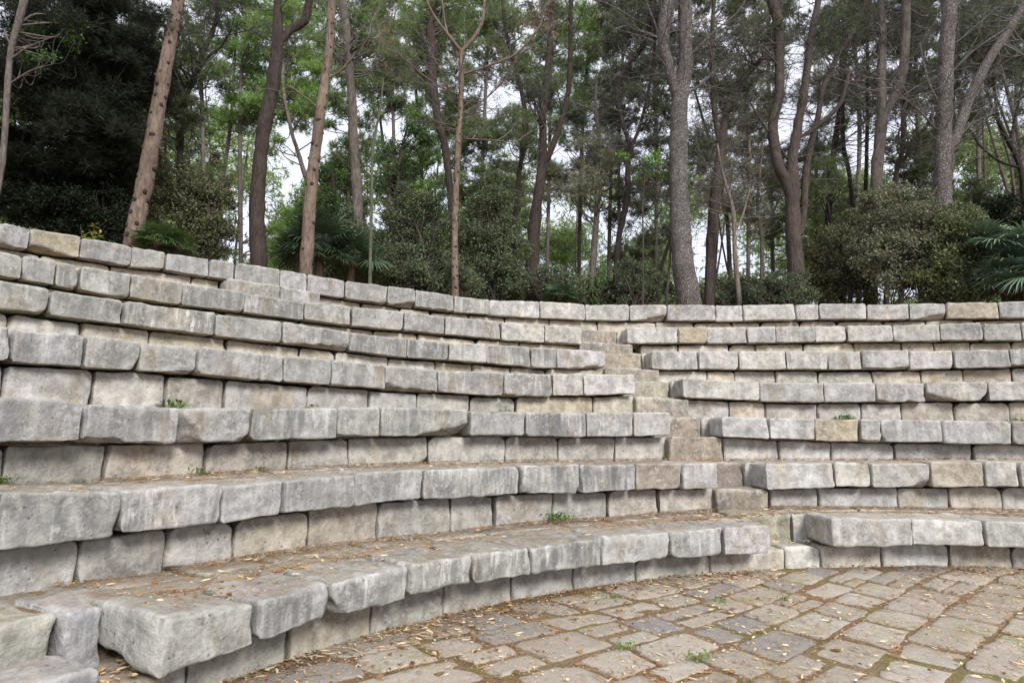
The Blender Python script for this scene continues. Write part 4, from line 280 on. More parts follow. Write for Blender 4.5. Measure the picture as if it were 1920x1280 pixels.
 dict(name='pine_tree',label='pine with mid green foliage behind the stout pale grey pine',cat='tree',group='pines growing further back in the wood',bark='grey',leaf='mid',fol='needle',den=1.0,dead=0,dz=None,knobs=0,
  trunk=[(14.41, 21.43, 3.53, 0.08), (14.97, 21.43, 7.4, 0.071), (15.47, 21.43, 10.88, 0.063), (16.0, 21.43, 15.77, 0.054)],
  limbs=[],
  crowns=[(15.86, 21.73, 17.93, 0.67, 0.65), (16.23, 21.06, 17.59, 0.74, 0.48), (15.35, 21.32, 16.83, 0.77, 0.49), (16.59, 21.42, 16.63, 0.62, 0.48), (16.38, 21.35, 15.72, 0.67, 0.67), (14.85, 20.92, 14.61, 0.68, 0.5), (15.8, 21.15, 14.47, 0.73, 0.65), (14.94, 20.64, 13.88, 0.78, 0.55), (15.62, 20.66, 13.67, 0.66, 0.6), (15.38, 21.44, 13.44, 0.73, 0.68), (16.26, 21.14, 12.79, 0.64, 0.52), (14.89, 20.7, 11.69, 0.52, 0.51), (16.54, 22.01, 12.39, 0.64, 0.48), (15.47, 21.93, 11.47, 0.75, 0.55), (14.82, 21.07, 9.47, 0.57, 0.5), (14.65, 20.9, 8.85, 0.53, 0.51), (15.13, 20.68, 9.05, 0.64, 0.4), (15.39, 21.04, 8.32, 0.66, 0.5)]),
 dict(name='pine_tree',label='dim green pine behind the twin stemmed pine',cat='tree',group='pines growing further back in the wood',bark='grey',leaf='mid',fol='needle',den=1.0,dead=0,dz=None,knobs=0,
  trunk=[(1.21, 23.07, 3.53, 0.086), (1.26, 23.07, 6.14, 0.077), (1.37, 23.07, 11.5, 0.067), (1.48, 23.07, 16.76, 0.058)],
  limbs=[],
  crowns=[(0.77, 22.99, 18.75, 0.73, 0.67), (1.08, 22.92, 18.7, 0.8, 0.58), (0.3, 23.58, 17.86, 0.69, 0.58), (1.21, 23.46, 17.72, 0.83, 0.65), (1.26, 23.56, 16.79, 0.88, 0.54), (1.93, 23.72, 17.32, 0.71, 0.67), (0.29, 22.67, 15.47, 0.82, 0.6), (0.83, 23.36, 15.97, 0.76, 0.71), (1.92, 22.89, 15.82, 0.89, 0.61), (0.39, 22.22, 14.42, 0.61, 0.48), (1.5, 22.24, 14.17, 0.82, 0.54), (2.01, 23.29, 15.36, 0.83, 0.48), (0.89, 23.3, 14.33, 0.86, 0.56), (1.37, 22.73, 13.91, 0.82, 0.61), (0.38, 22.37, 12.42, 0.59, 0.5), (1.4, 22.79, 12.82, 0.58, 0.44), (0.93, 23.63, 12.1, 0.59, 0.53), (0.65, 22.82, 11.29, 0.55, 0.44), (1.5, 22.86, 10.99, 0.59, 0.43), (0.37, 22.2, 10.0, 0.52, 0.57), (1.42, 23.91, 10.82, 0.72, 0.63), (-0.05, 23.91, 9.22, 0.71, 0.66), (0.35, 22.58, 7.66, 0.55, 0.47), (1.64, 23.61, 8.2, 0.65, 0.46)]),
 dict(name='pine_tree',label='dim pine standing behind the straight tan trunk and the fan palm',cat='tree',group='pines growing further back in the wood',bark='grey',leaf='mid',fol='needle',den=1.0,dead=0,dz=None,knobs=0,
  trunk=[(-5.77, 22.04, 3.53, 0.083), (-5.83, 22.04, 6.26, 0.074), (-5.94, 22.04, 11.0, 0.064), (-6.05, 22.04, 16.02, 0.055)],
  limbs=[],
  crowns=[(-6.61, 21.9, 17.94, 0.65, 0.66), (-5.84, 22.55, 17.99, 0.66, 0.69), (-7.19, 21.92, 16.93, 0.82, 0.47), (-6.28, 21.18, 16.25, 0.56, 0.58), (-6.68, 22.34, 16.0, 0.69, 0.65), (-5.67, 22.78, 16.4, 0.67, 0.7), (-6.91, 22.1, 14.98, 0.8, 0.49), (-6.0, 22.05, 14.92, 0.77, 0.54), (-7.69, 22.83, 14.99, 0.88, 0.65), (-6.1, 22.07, 14.29, 0.74, 0.66), (-6.93, 21.51, 13.13, 0.84, 0.62), (-5.97, 21.26, 12.76, 0.68, 0.46), (-6.95, 21.3, 12.21, 0.73, 0.54), (-5.37, 22.77, 12.91, 0.66, 0.47), (-5.68, 21.27, 11.19, 0.7, 0.42), (-6.5, 22.05, 10.64, 0.71, 0.59), (-5.59, 21.37, 10.76, 0.61, 0.58), (-6.27, 22.41, 10.36, 0.61, 0.5), (-5.79, 22.5, 9.52, 0.6, 0.55), (-6.31, 22.89, 8.28, 0.65, 0.45), (-5.25, 22.15, 8.01, 0.65, 0.46), (-5.02, 22.51, 7.62, 0.63, 0.59)]),
 dict(name='pine_tree',label='dim pine with thin foliage behind the bright sky gaps at the right edge',cat='tree',group='pines growing further back in the wood',bark='grey',leaf='mid',fol='needle',den=1.0,dead=0,dz=None,knobs=0,
  trunk=[(16.88, 21.19, 3.53, 0.08), (17.17, 21.19, 7.34, 0.071), (17.43, 21.19, 10.79, 0.062), (18.12, 21.19, 15.63, 0.053)],
  limbs=[],
  crowns=[(17.2, 20.47, 16.55, 0.75, 0.48), (18.6, 20.69, 16.97, 0.8, 0.58), (17.98, 21.46, 16.82, 0.83, 0.47), (19.15, 21.81, 16.71, 0.61, 0.65), (17.69, 21.49, 15.61, 0.82, 0.52), (18.84, 21.35, 15.95, 0.8, 0.65), (18.16, 21.09, 14.76, 0.77, 0.5), (17.41, 20.96, 13.76, 0.81, 0.44), (18.49, 21.11, 13.78, 0.64, 0.46), (18.44, 21.27, 13.08, 0.64, 0.59), (17.79, 20.88, 10.27, 0.58, 0.43), (17.97, 20.99, 9.46, 0.64, 0.44), (16.87, 20.89, 8.58, 0.71, 0.53), (17.96, 20.81, 8.94, 0.64, 0.57), (17.52, 21.87, 8.39, 0.66, 0.6), (17.94, 21.64, 8.3, 0.66, 0.52), (18.29, 21.68, 7.6, 0.59, 0.44)]),
 dict(name='shrub',label='low dark hedge of undergrowth along the wall behind the slender young pine',cat='bush',group=None,bark='brown',leaf='bush',fol='leaf',den=1.0,dead=0,dz=None,knobs=0,
  trunk=[(-1.17, 13.04, 3.53, 0.055), (-1.11, 13.04, 3.92, 0.049), (-1.05, 13.04, 4.15, 0.038), (-1.17, 13.04, 4.6, 0.022)],
  limbs=[[(-1.11, 13.04, 4.04, 0.033), (-1.4, 12.98, 4.37, 0.016)], [(-1.11, 13.04, 4.04, 0.033), (-0.84, 13.1, 4.49, 0.016)]],
  crowns=[(-1.12, 13.05, 4.38, 0.54, 0.33), (-1.62, 12.98, 4.47, 0.43, 0.32), (-2.15, 13.17, 4.63, 0.44, 0.33), (-2.7, 13.08, 4.72, 0.44, 0.37)]),
 dict(name='shrub',label='low leafy hedge behind the wall at the foot of the slim grey trunk',cat='bush',group=None,bark='brown',leaf='bush',fol='leaf',den=0.9,dead=0,dz=None,knobs=0,
  trunk=[(1.45, 14.76, 3.53, 0.062), (1.56, 14.76, 4.28, 0.055), (1.64, 14.76, 4.35, 0.043), (1.51, 14.76, 4.86, 0.025)],
  limbs=[[(1.56, 14.76, 4.41, 0.037), (1.31, 14.82, 4.6, 0.018)], [(1.56, 14.76, 4.41, 0.037), (1.82, 14.72, 4.73, 0.018)]],
  crowns=[(1.57, 14.83, 4.62, 0.49, 0.37), (0.63, 14.88, 4.69, 0.5, 0.37), (2.56, 14.75, 4.54, 0.44, 0.32)]),
 dict(name='shrub',label='low dark hedge behind the foot of the dark brown branching pine',cat='bush',group=None,bark='brown',leaf='bush',fol='leaf',den=0.8,dead=0,dz=None,knobs=0,
  trunk=[(5.24, 15.43, 3.53, 0.065), (5.1, 15.43, 4.44, 0.058), (5.18, 15.43, 4.42, 0.045), (5.07, 15.43, 4.95, 0.026)],
  limbs=[[(5.11, 15.43, 4.58, 0.039), (4.78, 15.45, 4.68, 0.019)], [(5.11, 15.43, 4.58, 0.039), (5.45, 15.34, 4.82, 0.019)]],
  crowns=[(5.17, 15.6, 4.72, 0.65, 0.31), (4.12, 15.66, 4.75, 0.52, 0.34), (6.07, 15.54, 4.71, 0.57, 0.34)]),
]
PALMS = [
 ('large dark fan palm between the straight tan trunk and the grey trunk','palm_dark',[(-3.76, 12.11, 4.8, 0.89), (-3.21, 12.44, 4.66, 0.73), (-4.09, 11.89, 4.71, 0.61)]),
 ('small bright green fan palm at the foot of the pinkish tan trunk','palm_bright',[(-5.55, 9.69, 4.2, 0.42), (-5.36, 9.88, 4.19, 0.36)]),
 ('blue green fan palm spreading over the wall at the right edge','palm_blue',[(9.72, 12.05, 4.85, 1.0), (9.9, 11.96, 4.3, 1.1), (9.55, 12.13, 4.08, 0.81)]),
 ('low fan palm in shade behind the wall near the twin stemmed pine','palm_dark',[(1.03, 13.59, 4.22, 0.41)]),
]
GROUND_Z = 3.632
WEEDS = [(-0.95, 4.34, 0.0, 0.09, 'bright green weed at the foot of the lowest riser, left of centre'), (0.78, 5.04, 0.0, 0.06, 'small weed sprouting from the paving joint left of the steps'), (0.65, 3.88, 0.0, 0.07, 'bright weed in the paving close to the bottom edge'), (1.52, 4.94, 0.0, 0.07, 'weed between paving stones in front of the steps'), (2.04, 4.98, 0.0, 0.05, 'tiny weed with moss in the paving right of centre'), (1.02, 3.7, 0.0, 0.08, 'weed at the bottom edge of the paving'), (1.07, 5.67, 0.0, 0.05, 'little weed in the riser joint near the paving'), (-3.0, 5.7, 1.5, 0.14, 'weed under the chipped riser block of the fourth tier'), (-2.07, 6.66, 1.5, 0.09, 'short weed on the third tier tread, left of centre'), (-0.71, 7.67, 1.5, 0.07, 'weed tuft on the third tier beside the middle blocks'), (-0.09, 8.0, 1.5, 0.1, 'flat clump of weeds on the third tier, right of the other tuft'), (4.61, 8.93, 1.5, 0.13, 'bushy weed on the third tier right of the steps'), (6.67, 8.52, 1.5, 0.1, 'weed on the third tier at the right picture edge'), (-2.42, 5.02, 1.0, 0.08, 'weed at the riser gap on the second tier'), (-2.08, 5.42, 1.0, 0.05, 'tiny weed on the second tier tread'), (-3.11, 4.0, 1.0, 0.08, 'weed at the left edge of the second tier'), (1.92, 7.82, 1.0, 0.07, 'weed beside the middle of the steps'), (0.4, 6.17, 0.51, 0.12, 'weed hanging in the riser joint of the second tier'), (0.57, 6.26, 0.51, 0.06, 'weed poking from under the second tier slabs'), (2.88, 9.93, 2.04, 0.14, 'weed growing on the fourth tier right of the steps'), (2.08, 9.81, 2.04, 0.1, 'weed in the gap beside the upper steps')]
SPRIGS = [(139.17, 12.54, 0.42, 'seedling with yellowish leaves peeping over the top wall on the left', (0.34, 0.33, 0.06)), (142.33, 12.54, 0.12, 'tiny green sprout on the wall top near the left edge', (0.1, 0.22, 0.05)), (115.96, 12.54, 0.12, 'tiny yellow sprout above the top wall left of the slender young pine', (0.36, 0.36, 0.05)), (138.12, 12.54, 0.22, 'small green seedling right of the yellowish one on the wall', (0.14, 0.19, 0.05))]
SKY_GAPS = [(119.0, 11.94, 2.8, 2.23), (119.48, 10.71, 2.79, 1.48), (84.43, 13.58, 2.66, 1.58), (75.8, 12.32, 2.94, 2.21), (78.99, 12.77, 2.25, 1.9), (75.0, 10.66, 2.48, 1.54), (94.02, 13.56, 2.29, 1.58), (88.61, 12.26, 2.48, 1.57)]

CX, CY = 3.9272, -0.0533
EYE = 1.32

# ------------------------------------------------------------------ helpers
def link(o, parent=None):
    COL.objects.link(o)
    if parent is not None:
        o.parent = parent
    return o

def tag(o, label=None, cat=None, group=None, kind=None):
    if label: o['label'] = label
    if cat: o['category'] = cat
    if group: o['group'] = group
    if kind: o['kind'] = kind
    return o

def empty(name, loc):
    o = bpy.data.objects.new(name, None)
    o.location = loc
    o.empty_display_size = .2
    return link(o)

def mesh_from(name, verts, tris=None, quads=None, mats=(), smooth=True, mat_idx=None):
    me = bpy.data.meshes.new(name)
    verts = np.asarray(verts, np.float32)
    nt = 0 if tris is None else len(tris)
    nq = 0 if quads is None else len(quads)
    me.vertices.add(len(verts))
    me.vertices.foreach_set('co', verts.ravel())
    loops, starts, totals = [], [], []
    off = 0
    if nt:
        loops.append(np.asarray(tris, np.int32).ravel())
        starts.append(np.arange(nt, dtype=np.int32) * 3)
        totals.append(np.full(nt, 3, np.int32)); off = nt * 3
    if nq:
        loops.append(np.asarray(quads, np.int32).ravel())
        starts.append(off + np.arange(nq, dtype=np.int32) * 4)
        totals.append(np.full(nq, 4, np.int32))
    L = np.concatenate(loops)
    me.loops.add(len(L)); me.loops.foreach_set('vertex_index', L)
    me.polygons.add(nt + nq)
    me.polygons.foreach_set('loop_start', np.concatenate(starts))
    me.polygons.foreach_set('loop_total', np.concatenate(totals))
    if smooth:
        me.polygons.foreach_set('use_smooth', np.ones(nt + nq, dtype=bool))
    for m in mats:
        me.materials.append(m)
    if mat_idx is not None:
        me.polygons.foreach_set('material_index', np.asarray(mat_idx, np.int32))
    me.update(calc_edges=True)
    return me

class MB:
    """collects pieces of one mesh"""
    def __init__(s): s.v, s.q, s.t, s.n, s.mq, s.mt = [], [], [], 0, [], []
    def add(s, v, q=None, t=None, m=0):
        v = np.asarray(v, float)
        if q is not None and len(q):
            s.q.append(np.asarray(q) + s.n); s.mq.append(np.full(len(q), m))
        if t is not None and len(t):
            s.t.append(np.asarray(t) + s.n); s.mt.append(np.full(len(t), m))
        s.v.append(v); s.n += len(v)
    def build(s, name, mats, parent=None, smooth=True, origin=(0, 0, 0)):
        v = np.concatenate(s.v) - np.asarray(origin, float)
        q = np.concatenate(s.q) if s.q else None
        t = np.concatenate(s.t) if s.t else None
        mi = np.concatenate((s.mt if s.t else []) + (s.mq if s.q else []))
        me = mesh_from(name, v, t, q, mats, smooth, mi)
        o = bpy.data.objects.new(name, me)
        o.location = origin
        return link(o, parent)

def vnoise(P, sc, seed=0):
    p = np.asarray(P, float) * sc + seed * 17.31 + 1000.0
    i = np.floor(p).astype(np.int64); f = p - i
    u = f * f * (3 - 2 * f)
    out = 0
    for dx in (0, 1):
        for dy in (0, 1):
            for dz in (0, 1):
                h = ((i[..., 0] + dx) * 73856093) ^ ((i[..., 1] + dy) * 19349663) ^ ((i[..., 2] + dz) * 83492791)
                h = (h ^ (h >> 13)) * 1274126177 & 0xffffff
                h = (h ^ (h >> 7)) * 2654435 & 0xffffff
                w = (u[..., 0] if dx else 1 - u[..., 0]) * (u[..., 1] if dy else 1 - u[..., 1]) * (u[..., 2] if dz else 1 - u[..., 2])
                out = out + w * (h / 0xffffff)
    return out * 2 - 1

# ------------------------------------------------------------------ materials
def new_mat(name):
    m = bpy.data.materials.new(name); m.use_nodes = True
    nt = m.node_tree
    b = nt.nodes['Principled BSDF']
    b.inputs['Specular IOR Level'].default_value = .25
    b.inputs['Roughness'].default_value = .9
    return m, nt, b

def N(nt, typ, **kw):
    n = nt.nodes.new(typ)
    for k, v in kw.items():
        if k.startswith('i_'):
            n.inputs[k[2:].replace('_', ' ')].default_value = v
        else:
            setattr(n, k, v)
    return n

def mix(nt, fac, a, b, blend='MIX'):
    n = nt.nodes.new('ShaderNodeMix'); n.data_type = 'RGBA'; n.blend_type = blend
    for s, v in ((0, fac), (6, a), (7, b)):
        if isinstance(v, (int, float, tuple)):
            n.inputs[s].default_value = v if s == 0 or len(v) == 4 else (*v, 1)
        else:
            nt.links.new(v, n.inputs[s])
    return n.outputs[2]

def ramp(nt, src, a, b, lo=0., hi=1.):
    n = nt.nodes.new('ShaderNodeMapRange'); n.inputs[1].default_value = a; n.inputs[2].default_value = b
    n.inputs[3].default_value = lo; n.inputs[4].default_value = hi
    nt.links.new(src, n.inputs[0]); return n.outputs[0]

def math_(nt, op, a, b=0.):
    n = nt.nodes.new('ShaderNodeMath'); n.operation = op
    for s, v in ((0, a), (1, b)):
        if isinstance(v, (int, float)): n.inputs[s].default_value = v
        else: nt.links.new(v, n.inputs[s])
    return n.outputs[0]

def noise_tex(nt, vec, scale, detail=4, rough=.55, dist=0.):
    n = N(nt, 'ShaderNodeTexNoise'); n.inputs['Scale'].default_value = scale
    n.inputs['Detail'].default_value = detail; n.inputs['Roughness'].default_value = rough
    n.inputs['Distortion'].default_value = dist
    nt.links.new(vec, n.inputs['Vector']); return n.outputs['Fac']

def bump(nt, b, h, strength, dist, prev=None):
    n = N(nt, 'ShaderNodeBump'); n.inputs['Strength'].default_value = strength; n.inputs['Distance'].default_value = dist
    nt.links.new(h, n.inputs['Height'])
    if prev is not None: nt.links.new(prev, n.inputs['Normal'])
    nt.links.new(n.outputs[0], b.inputs['Normal']); return n.outputs[0]

def stone_material():
    m, nt, b = new_mat('weathered_limestone')
    tc = N(nt, 'ShaderNodeTexCoord'); oi = N(nt, 'ShaderNodeObjectInfo')
    off = N(nt, 'ShaderNodeVectorMath', operation='SCALE'); off.inputs[0].default_value = (37, 53, 71)
    nt.links.new(oi.outputs['Random'], off.inputs['Scale'])
    ad = N(nt, 'ShaderNodeVectorMath', operation='ADD')
    nt.links.new(tc.outputs['Object'], ad.inputs[0]); nt.links.new(off.outputs[0], ad.inputs[1])
    V = ad.outputs[0]
    mp = N(nt, 'ShaderNodeMapping'); mp.inputs['Scale'].default_value = (1, 1, .16)
    nt.links.new(V, mp.inputs['Vector'])
    base = oi.outputs['Color']; alpha = oi.outputs['Alpha']
    big = noise_tex(nt, V, 2.6, 5, .6)
    c = mix(nt, ramp(nt, big, .3, .7), mix(nt, 1., base, (.72, .71, .69), 'MULTIPLY'), mix(nt, 1., base, (1.18, 1.17, 1.15), 'MULTIPLY'))
    med = noise_tex(nt, V, 9, 6, .65)
    c = mix(nt, ramp(nt, med, .40, .60, 0, .95), c, mix(nt, 1., c, (.6, .595, .58), 'MULTIPLY'))
    # dark run-off streaks and grey lichen on the weathered faces
    st = noise_tex(nt, mp.outputs[0], 13, 5, .6)
    patch = noise_tex(nt, V, 2.2, 3, .5, .6)
    fac = math_(nt, 'MULTIPLY', math_(nt, 'MULTIPLY', ramp(nt, st, .40, .58), ramp(nt, patch, .36, .54)), alpha)
    c = mix(nt, fac, c, (.135, .135, .13))
    # pale scratches and lichen crust
    ll = noise_tex(nt, V, 22, 5, .7)
    lp = noise_tex(nt, V, 4.5, 2, .5)
    c = mix(nt, math_(nt, 'MULTIPLY', ramp(nt, ll, .50, .66), ramp(nt, lp, .42, .62, 0., .5)), c, (.58, .56, .53))
    pv = noise_tex(nt, mp.outputs[0], 21, 5, .65)
    c = mix(nt, math_(nt, 'MULTIPLY', math_(nt, 'MULTIPLY', ramp(nt, pv, .52, .66), ramp(nt, patch, .62, .40)), math_(nt, 'MULTIPLY', alpha, .75)), c, (.60, .585, .56))
    # ochre stain
    oc = noise_tex(nt, V, 3.1, 3, .5, .3)
    c = mix(nt, ramp(nt, oc, .56, .75, 0, .42), c, mix(nt, 1., c, (.95, .80, .58), 'MULTIPLY'))
    os_ = noise_tex(nt, mp.outputs[0], 7, 4, .6)
    op = noise_tex(nt, V, 1.7, 2, .5)
    c = mix(nt, math_(nt, 'MULTIPLY', ramp(nt, os_, .52, .66), ramp(nt, op, .5, .62, 0, .6)), c, mix(nt, 1., c, (.82, .68, .48), 'MULTIPLY'))
    # hairline cracks
    vc = N(nt, 'ShaderNodeTexVoronoi', feature='DISTANCE_TO_EDGE'); vc.inputs['Scale'].default_value = 2.1
    wp = N(nt, 'ShaderNodeVectorMath', operation='ADD'); nz = N(nt, 'ShaderNodeTexNoise'); nz.inputs['Scale'].default_value = 5
    nt.links.new(V, nz.inputs['Vector']); sc_ = N(nt, 'ShaderNodeVectorMath', operation='SCALE'); sc_.inputs['Scale'].default_value = .35
    nt.links.new(nz.outputs['Color'], sc_.inputs[0]); nt.links.new(V, wp.inputs[0]); nt.links.new(sc_.outputs[0], wp.inputs[1]); nt.links.new(wp.outputs[0], vc.inputs['Vector'])
    crack = math_(nt, 'MULTIPLY', ramp(nt, vc.outputs['Distance'], .004, .014, 1, 0), ramp(nt, op, .40, .34))
    c = mix(nt, math_(nt, 'MULTIPLY', crack, .45), c, (.12, .105, .09))
    # dust and needles' brown on the level tops
    ge = N(nt, 'ShaderNodeNewGeometry'); sx = N(nt, 'ShaderNodeSeparateXYZ'); nt.links.new(ge.outputs['True Normal'], sx.inputs[0])
    top = math_(nt, 'MULTIPLY', ramp(nt, sx.outputs[2], .72, .97), ramp(nt, noise_tex(nt, V, 5, 5, .6), .34, .62, .12, .62))
    c = mix(nt, top, c, (.27, .215, .15))
    # speckle and pits
    sp = noise_tex(nt, V, 95, 3, .6)
    c = mix(nt, ramp(nt, sp, .35, .62, .26, 0), c, mix(nt, 1., c, (.55, .54, .52), 'MULTIPLY'))
    vo = N(nt, 'ShaderNodeTexVoronoi'); vo.inputs['Scale'].default_value = 26; nt.links.new(V, vo.inputs['Vector'])
    pitm = math_(nt, 'MULTIPLY', ramp(nt, vo.outputs['Distance'], .10, .22, 1, 0), ramp(nt, noise_tex(nt, V, 7, 2, .5), .5, .6))
    c = mix(nt, math_(nt, 'MULTIPLY', pitm, .75), c, (.07, .06, .05))
    # worn arrises are paler, deep creases hold dirt
    pt = ramp(nt, ge.outputs['Pointiness'], .505, .56, 0, .45)
    c = mix(nt, pt, c, (.50, .48, .44))
    nt.links.new(c, b.inputs['Base Color'])
    h = math_(nt, 'ADD', math_(nt, 'MULTIPLY', med, 1.2), math_(nt, 'MULTIPLY', ll, .6))
    n1 = bump(nt, b, h, .8, .02)
    h2 = math_(nt, 'SUBTRACT', math_(nt, 'MULTIPLY', sp, .6), math_(nt, 'MULTIPLY', pitm, 1.5))
    bump(nt, b, h2, .45, .006, n1)
    b.inputs['Specular IOR Level'].default_value = .15
    return m

def paving_material():
    m, nt, b = new_mat('flagstone_paving')
    tc = N(nt, 'ShaderNodeTexCoord'); V = tc.outputs['Object']
    ge = N(nt, 'ShaderNodeNewGeometry'); ri = ge.outputs['Random Per Island']
    c = mix(nt, ramp(nt, ri, 0, 1), (.29, .258, .215), (.41, .378, .33))
    # a few bluish slabs
    w = N(nt, 'ShaderNodeTexWhiteNoise'); w.noise_dimensions = '1D'; nt.links.new(ri, w.inputs['W'])
    c = mix(nt, ramp(nt, w.outputs['Value'], .76, .82, 0, .75), c, (.185, .185, .195))
    a = noise_tex(nt, V, 3.2, 6, .65)
    c = mix(nt, ramp(nt, a, .35, .7, 0, .6), c, mix(nt, 1., c, (.68, .62, .55), 'MULTIPLY'))
    a2 = noise_tex(nt, V, 26, 5, .7)
    c = mix(nt, ramp(nt, a2, .5, .68, 0, .5), c, (.42, .37, .30))
    a3 = noise_tex(nt, V, 70, 3, .6)
    c = mix(nt, ramp(nt, a3, .38, .6, .4, 0), c, mix(nt, 1., c, (.55, .5, .45), 'MULTIPLY'))
    mo = noise_tex(nt, V, 1.1, 5, .6, .4)
    mo2 = noise_tex(nt, V, 14, 4, .7)
    c = mix(nt, math_(nt, 'MULTIPLY', ramp(nt, mo, .545, .64), ramp(nt, mo2, .42, .58, 0, .8)), c, (.17, .17, .035))
    du = noise_tex(nt, V, 1.9, 4, .6)
    c = mix(nt, math_(nt, 'MULTIPLY', ramp(nt, du, .36, .62), ramp(nt, mo2, .36, .62, 0, .6)), c, (.275, .215, .15))
    nt.links.new(c, b.inputs['Base Color'])
    n1 = bump(nt, b, math_(nt, 'ADD', a, math_(nt, 'MULTIPLY', a2, .5)), .6, .02)
    bump(nt, b, a3, .4, .005, n1)
    return m

def dirt_material():
    m, nt, b = new_mat('earth_with_needles')
    tc = N(nt, 'ShaderNodeTexCoord'); V = tc.outputs['Object']
    a = noise_tex(nt, V, 2.1, 5, .6); f = noise_tex(nt, V, 45, 5, .7)
    c = mix(nt, ramp(nt, a, .35, .65), (.20, .115, .055), (.26, .185, .11))
    c = mix(nt, ramp(nt, f, .4, .65, .6, 0), c, (.07, .045, .025))
    f2 = noise_tex(nt, V, 80, 3, .6)
    c = mix(nt, ramp(nt, f2, .58, .66, 0, .6), c, (.42, .31, .18))
    mo = noise_tex(nt, V, 1.3, 4, .6, .4)
    c = mix(nt, ramp(nt, mo, .53, .64, 0, .85), c, (.145, .14, .035))
    nt.links.new(c, b.inputs['Base Color'])
    bump(nt, b, f, .8, .02)
    return m

def tint_material(name, var=.35, transl=0., rough=.6, spec=.2, hue=(1.25, 1.1, .6)):
    """leaf-like material: colour from the object, varied from leaf to leaf"""
    m, nt, b = new_mat(name)
    oi = N(nt, 'ShaderNodeObjectInfo'); ge = N(nt, 'ShaderNodeNewGeometry'); ri = ge.outputs['Random Per Island']
    c = mix(nt, ramp(nt, ri, 0, 1, 0, 1), mix(nt, 1., oi.outputs['Color'], (1 - var, 1 - var, 1 - var), 'MULTIPLY'), mix(nt, 1., oi.outputs['Color'], (1 + var, 1 + var, 1 + var), 'MULTIPLY'))
    w = N(nt, 'ShaderNodeTexWhiteNoise'); w.noise_dimensions = '1D'; nt.links.new(ri, w.inputs['W'])
    c = mix(nt, ramp(nt, w.outputs['Value'], .6, 1, 0, .6), c, mix(nt, 1., c, hue, 'MULTIPLY'))
    tc = N(nt, 'ShaderNodeTexCoord')
    pn = noise_tex(nt, tc.outputs['Object'], 1.3, 3, .5)
    c = mix(nt, ramp(nt, pn, .35, .65, 0, .45), c, mix(nt, 1., c, (1.35, 1.2, .9), 'MULTIPLY'))
    nt.links.new(c, b.inputs['Base Color'])
    b.inputs['Roughness'].default_value = rough; b.inputs['Specular IOR Level'].default_value = spec
    if transl:
        out = nt.nodes['Material Output']
        tr = N(nt, 'ShaderNodeBsdfTranslucent'); ms = N(nt, 'ShaderNodeMixShader'); ms.inputs[0].default_value = transl
        nt.links.new(c, tr.inputs['Color']); nt.links.new(b.outputs[0], ms.inputs[1]); nt.links.new(tr.outputs[0], ms.inputs[2])
        nt.links.new(ms.outputs[0], out.inputs['Surface'])
    return m

def bark_material(name, zs=.25, sc=26, plates=False, mul=1.):
    m, nt, b = new_mat(name)
    tc = N(nt, 'ShaderNodeTexCoord'); oi = N(nt, 'ShaderNodeObjectInfo')
    mp = N(nt, 'ShaderNodeMapping'); mp.inputs['Scale'].default_value = (1, 1, zs); nt.links.new(tc.outputs['Object'], mp.inputs['Vector'])
    V = mp.outputs[0]
    base = mix(nt, 1., oi.outputs['Color'], (mul, mul if mul == 1 else mul * .9, mul if mul == 1 else mul * .85), 'MULTIPLY')
    a = noise_tex(nt, V, sc, 6, .7, .5)
    g = noise_tex(nt, tc.outputs['Object'], 2.2, 4, .6)
    c = mix(nt, ramp(nt, g, .3, .7), mix(nt, 1., base, (.68, .65, .63), 'MULTIPLY'), mix(nt, 1., base, (1.25, 1.25, 1.25), 'MULTIPLY'))
    c = mix(nt, ramp(nt, a, .34, .58, .85, 0), c, mix(nt, 1., base, (.3, .27, .25), 'MULTIPLY'))
    h = a
    if plates:
        vo = N(nt, 'ShaderNodeTexVoronoi', feature='DISTANCE_TO_EDGE'); vo.inputs['Scale'].default_value = 27
        wv = N(nt, 'ShaderNodeMapping'); wv.inputs['Scale'].default_value = (1, 1, .5); nt.links.new(tc.outputs['Object'], wv.inputs['Vector'])
        nt.links.new(wv.outputs[0], vo.inputs['Vector'])
        c = mix(nt, ramp(nt, vo.outputs['Distance'], .0, .10, .4, 0), c, mix(nt, 1., base, (.35, .31, .29), 'MULTIPLY'))
        h = math_(nt, 'ADD', a, ramp(nt, vo.outputs['Distance'], 0, .15))
    nt.links.new(c, b.inputs['Base Color'])
    bump(nt, b, h, 1., .035)
    return m

M = dict(stone=stone_material(), paving=paving_material(), dirt=dirt_material(),
         needle=tint_material('pine_needles', .45, .28, .55, .25), leaf=tint_material('green_leaves', .3, .25, .65, .15),
         dryleaf=tint_material('dry_leaves', .6, .15, .8, .1, (1.0, .8, .6)), straw=tint_material('fallen_needles', .4, 0, .8, .1, (1.2, .9, .6)),
         bark=bark_material('bark'), scaly=bark_material('scaly_bark', .4, 30, True), knot=bark_material('branch_scar', 1, 40, False, .33), palm=tint_material('palm_leaf', .25, .15, .4, .4))

# ------------------------------------------------------------------ the theatre's measures
def zint(k, th, which=1):
    a = sorted([(e[0], e[which]) for e in SLABS[k] if e is not None])
    return np.interp(th, [q[0] for q in a], [q[1] for q in a])

def pol(th, R, z=0.):
    return np.array([CX + R * math.cos(R_(th)), CY + R * math.sin(R_(th)), z])

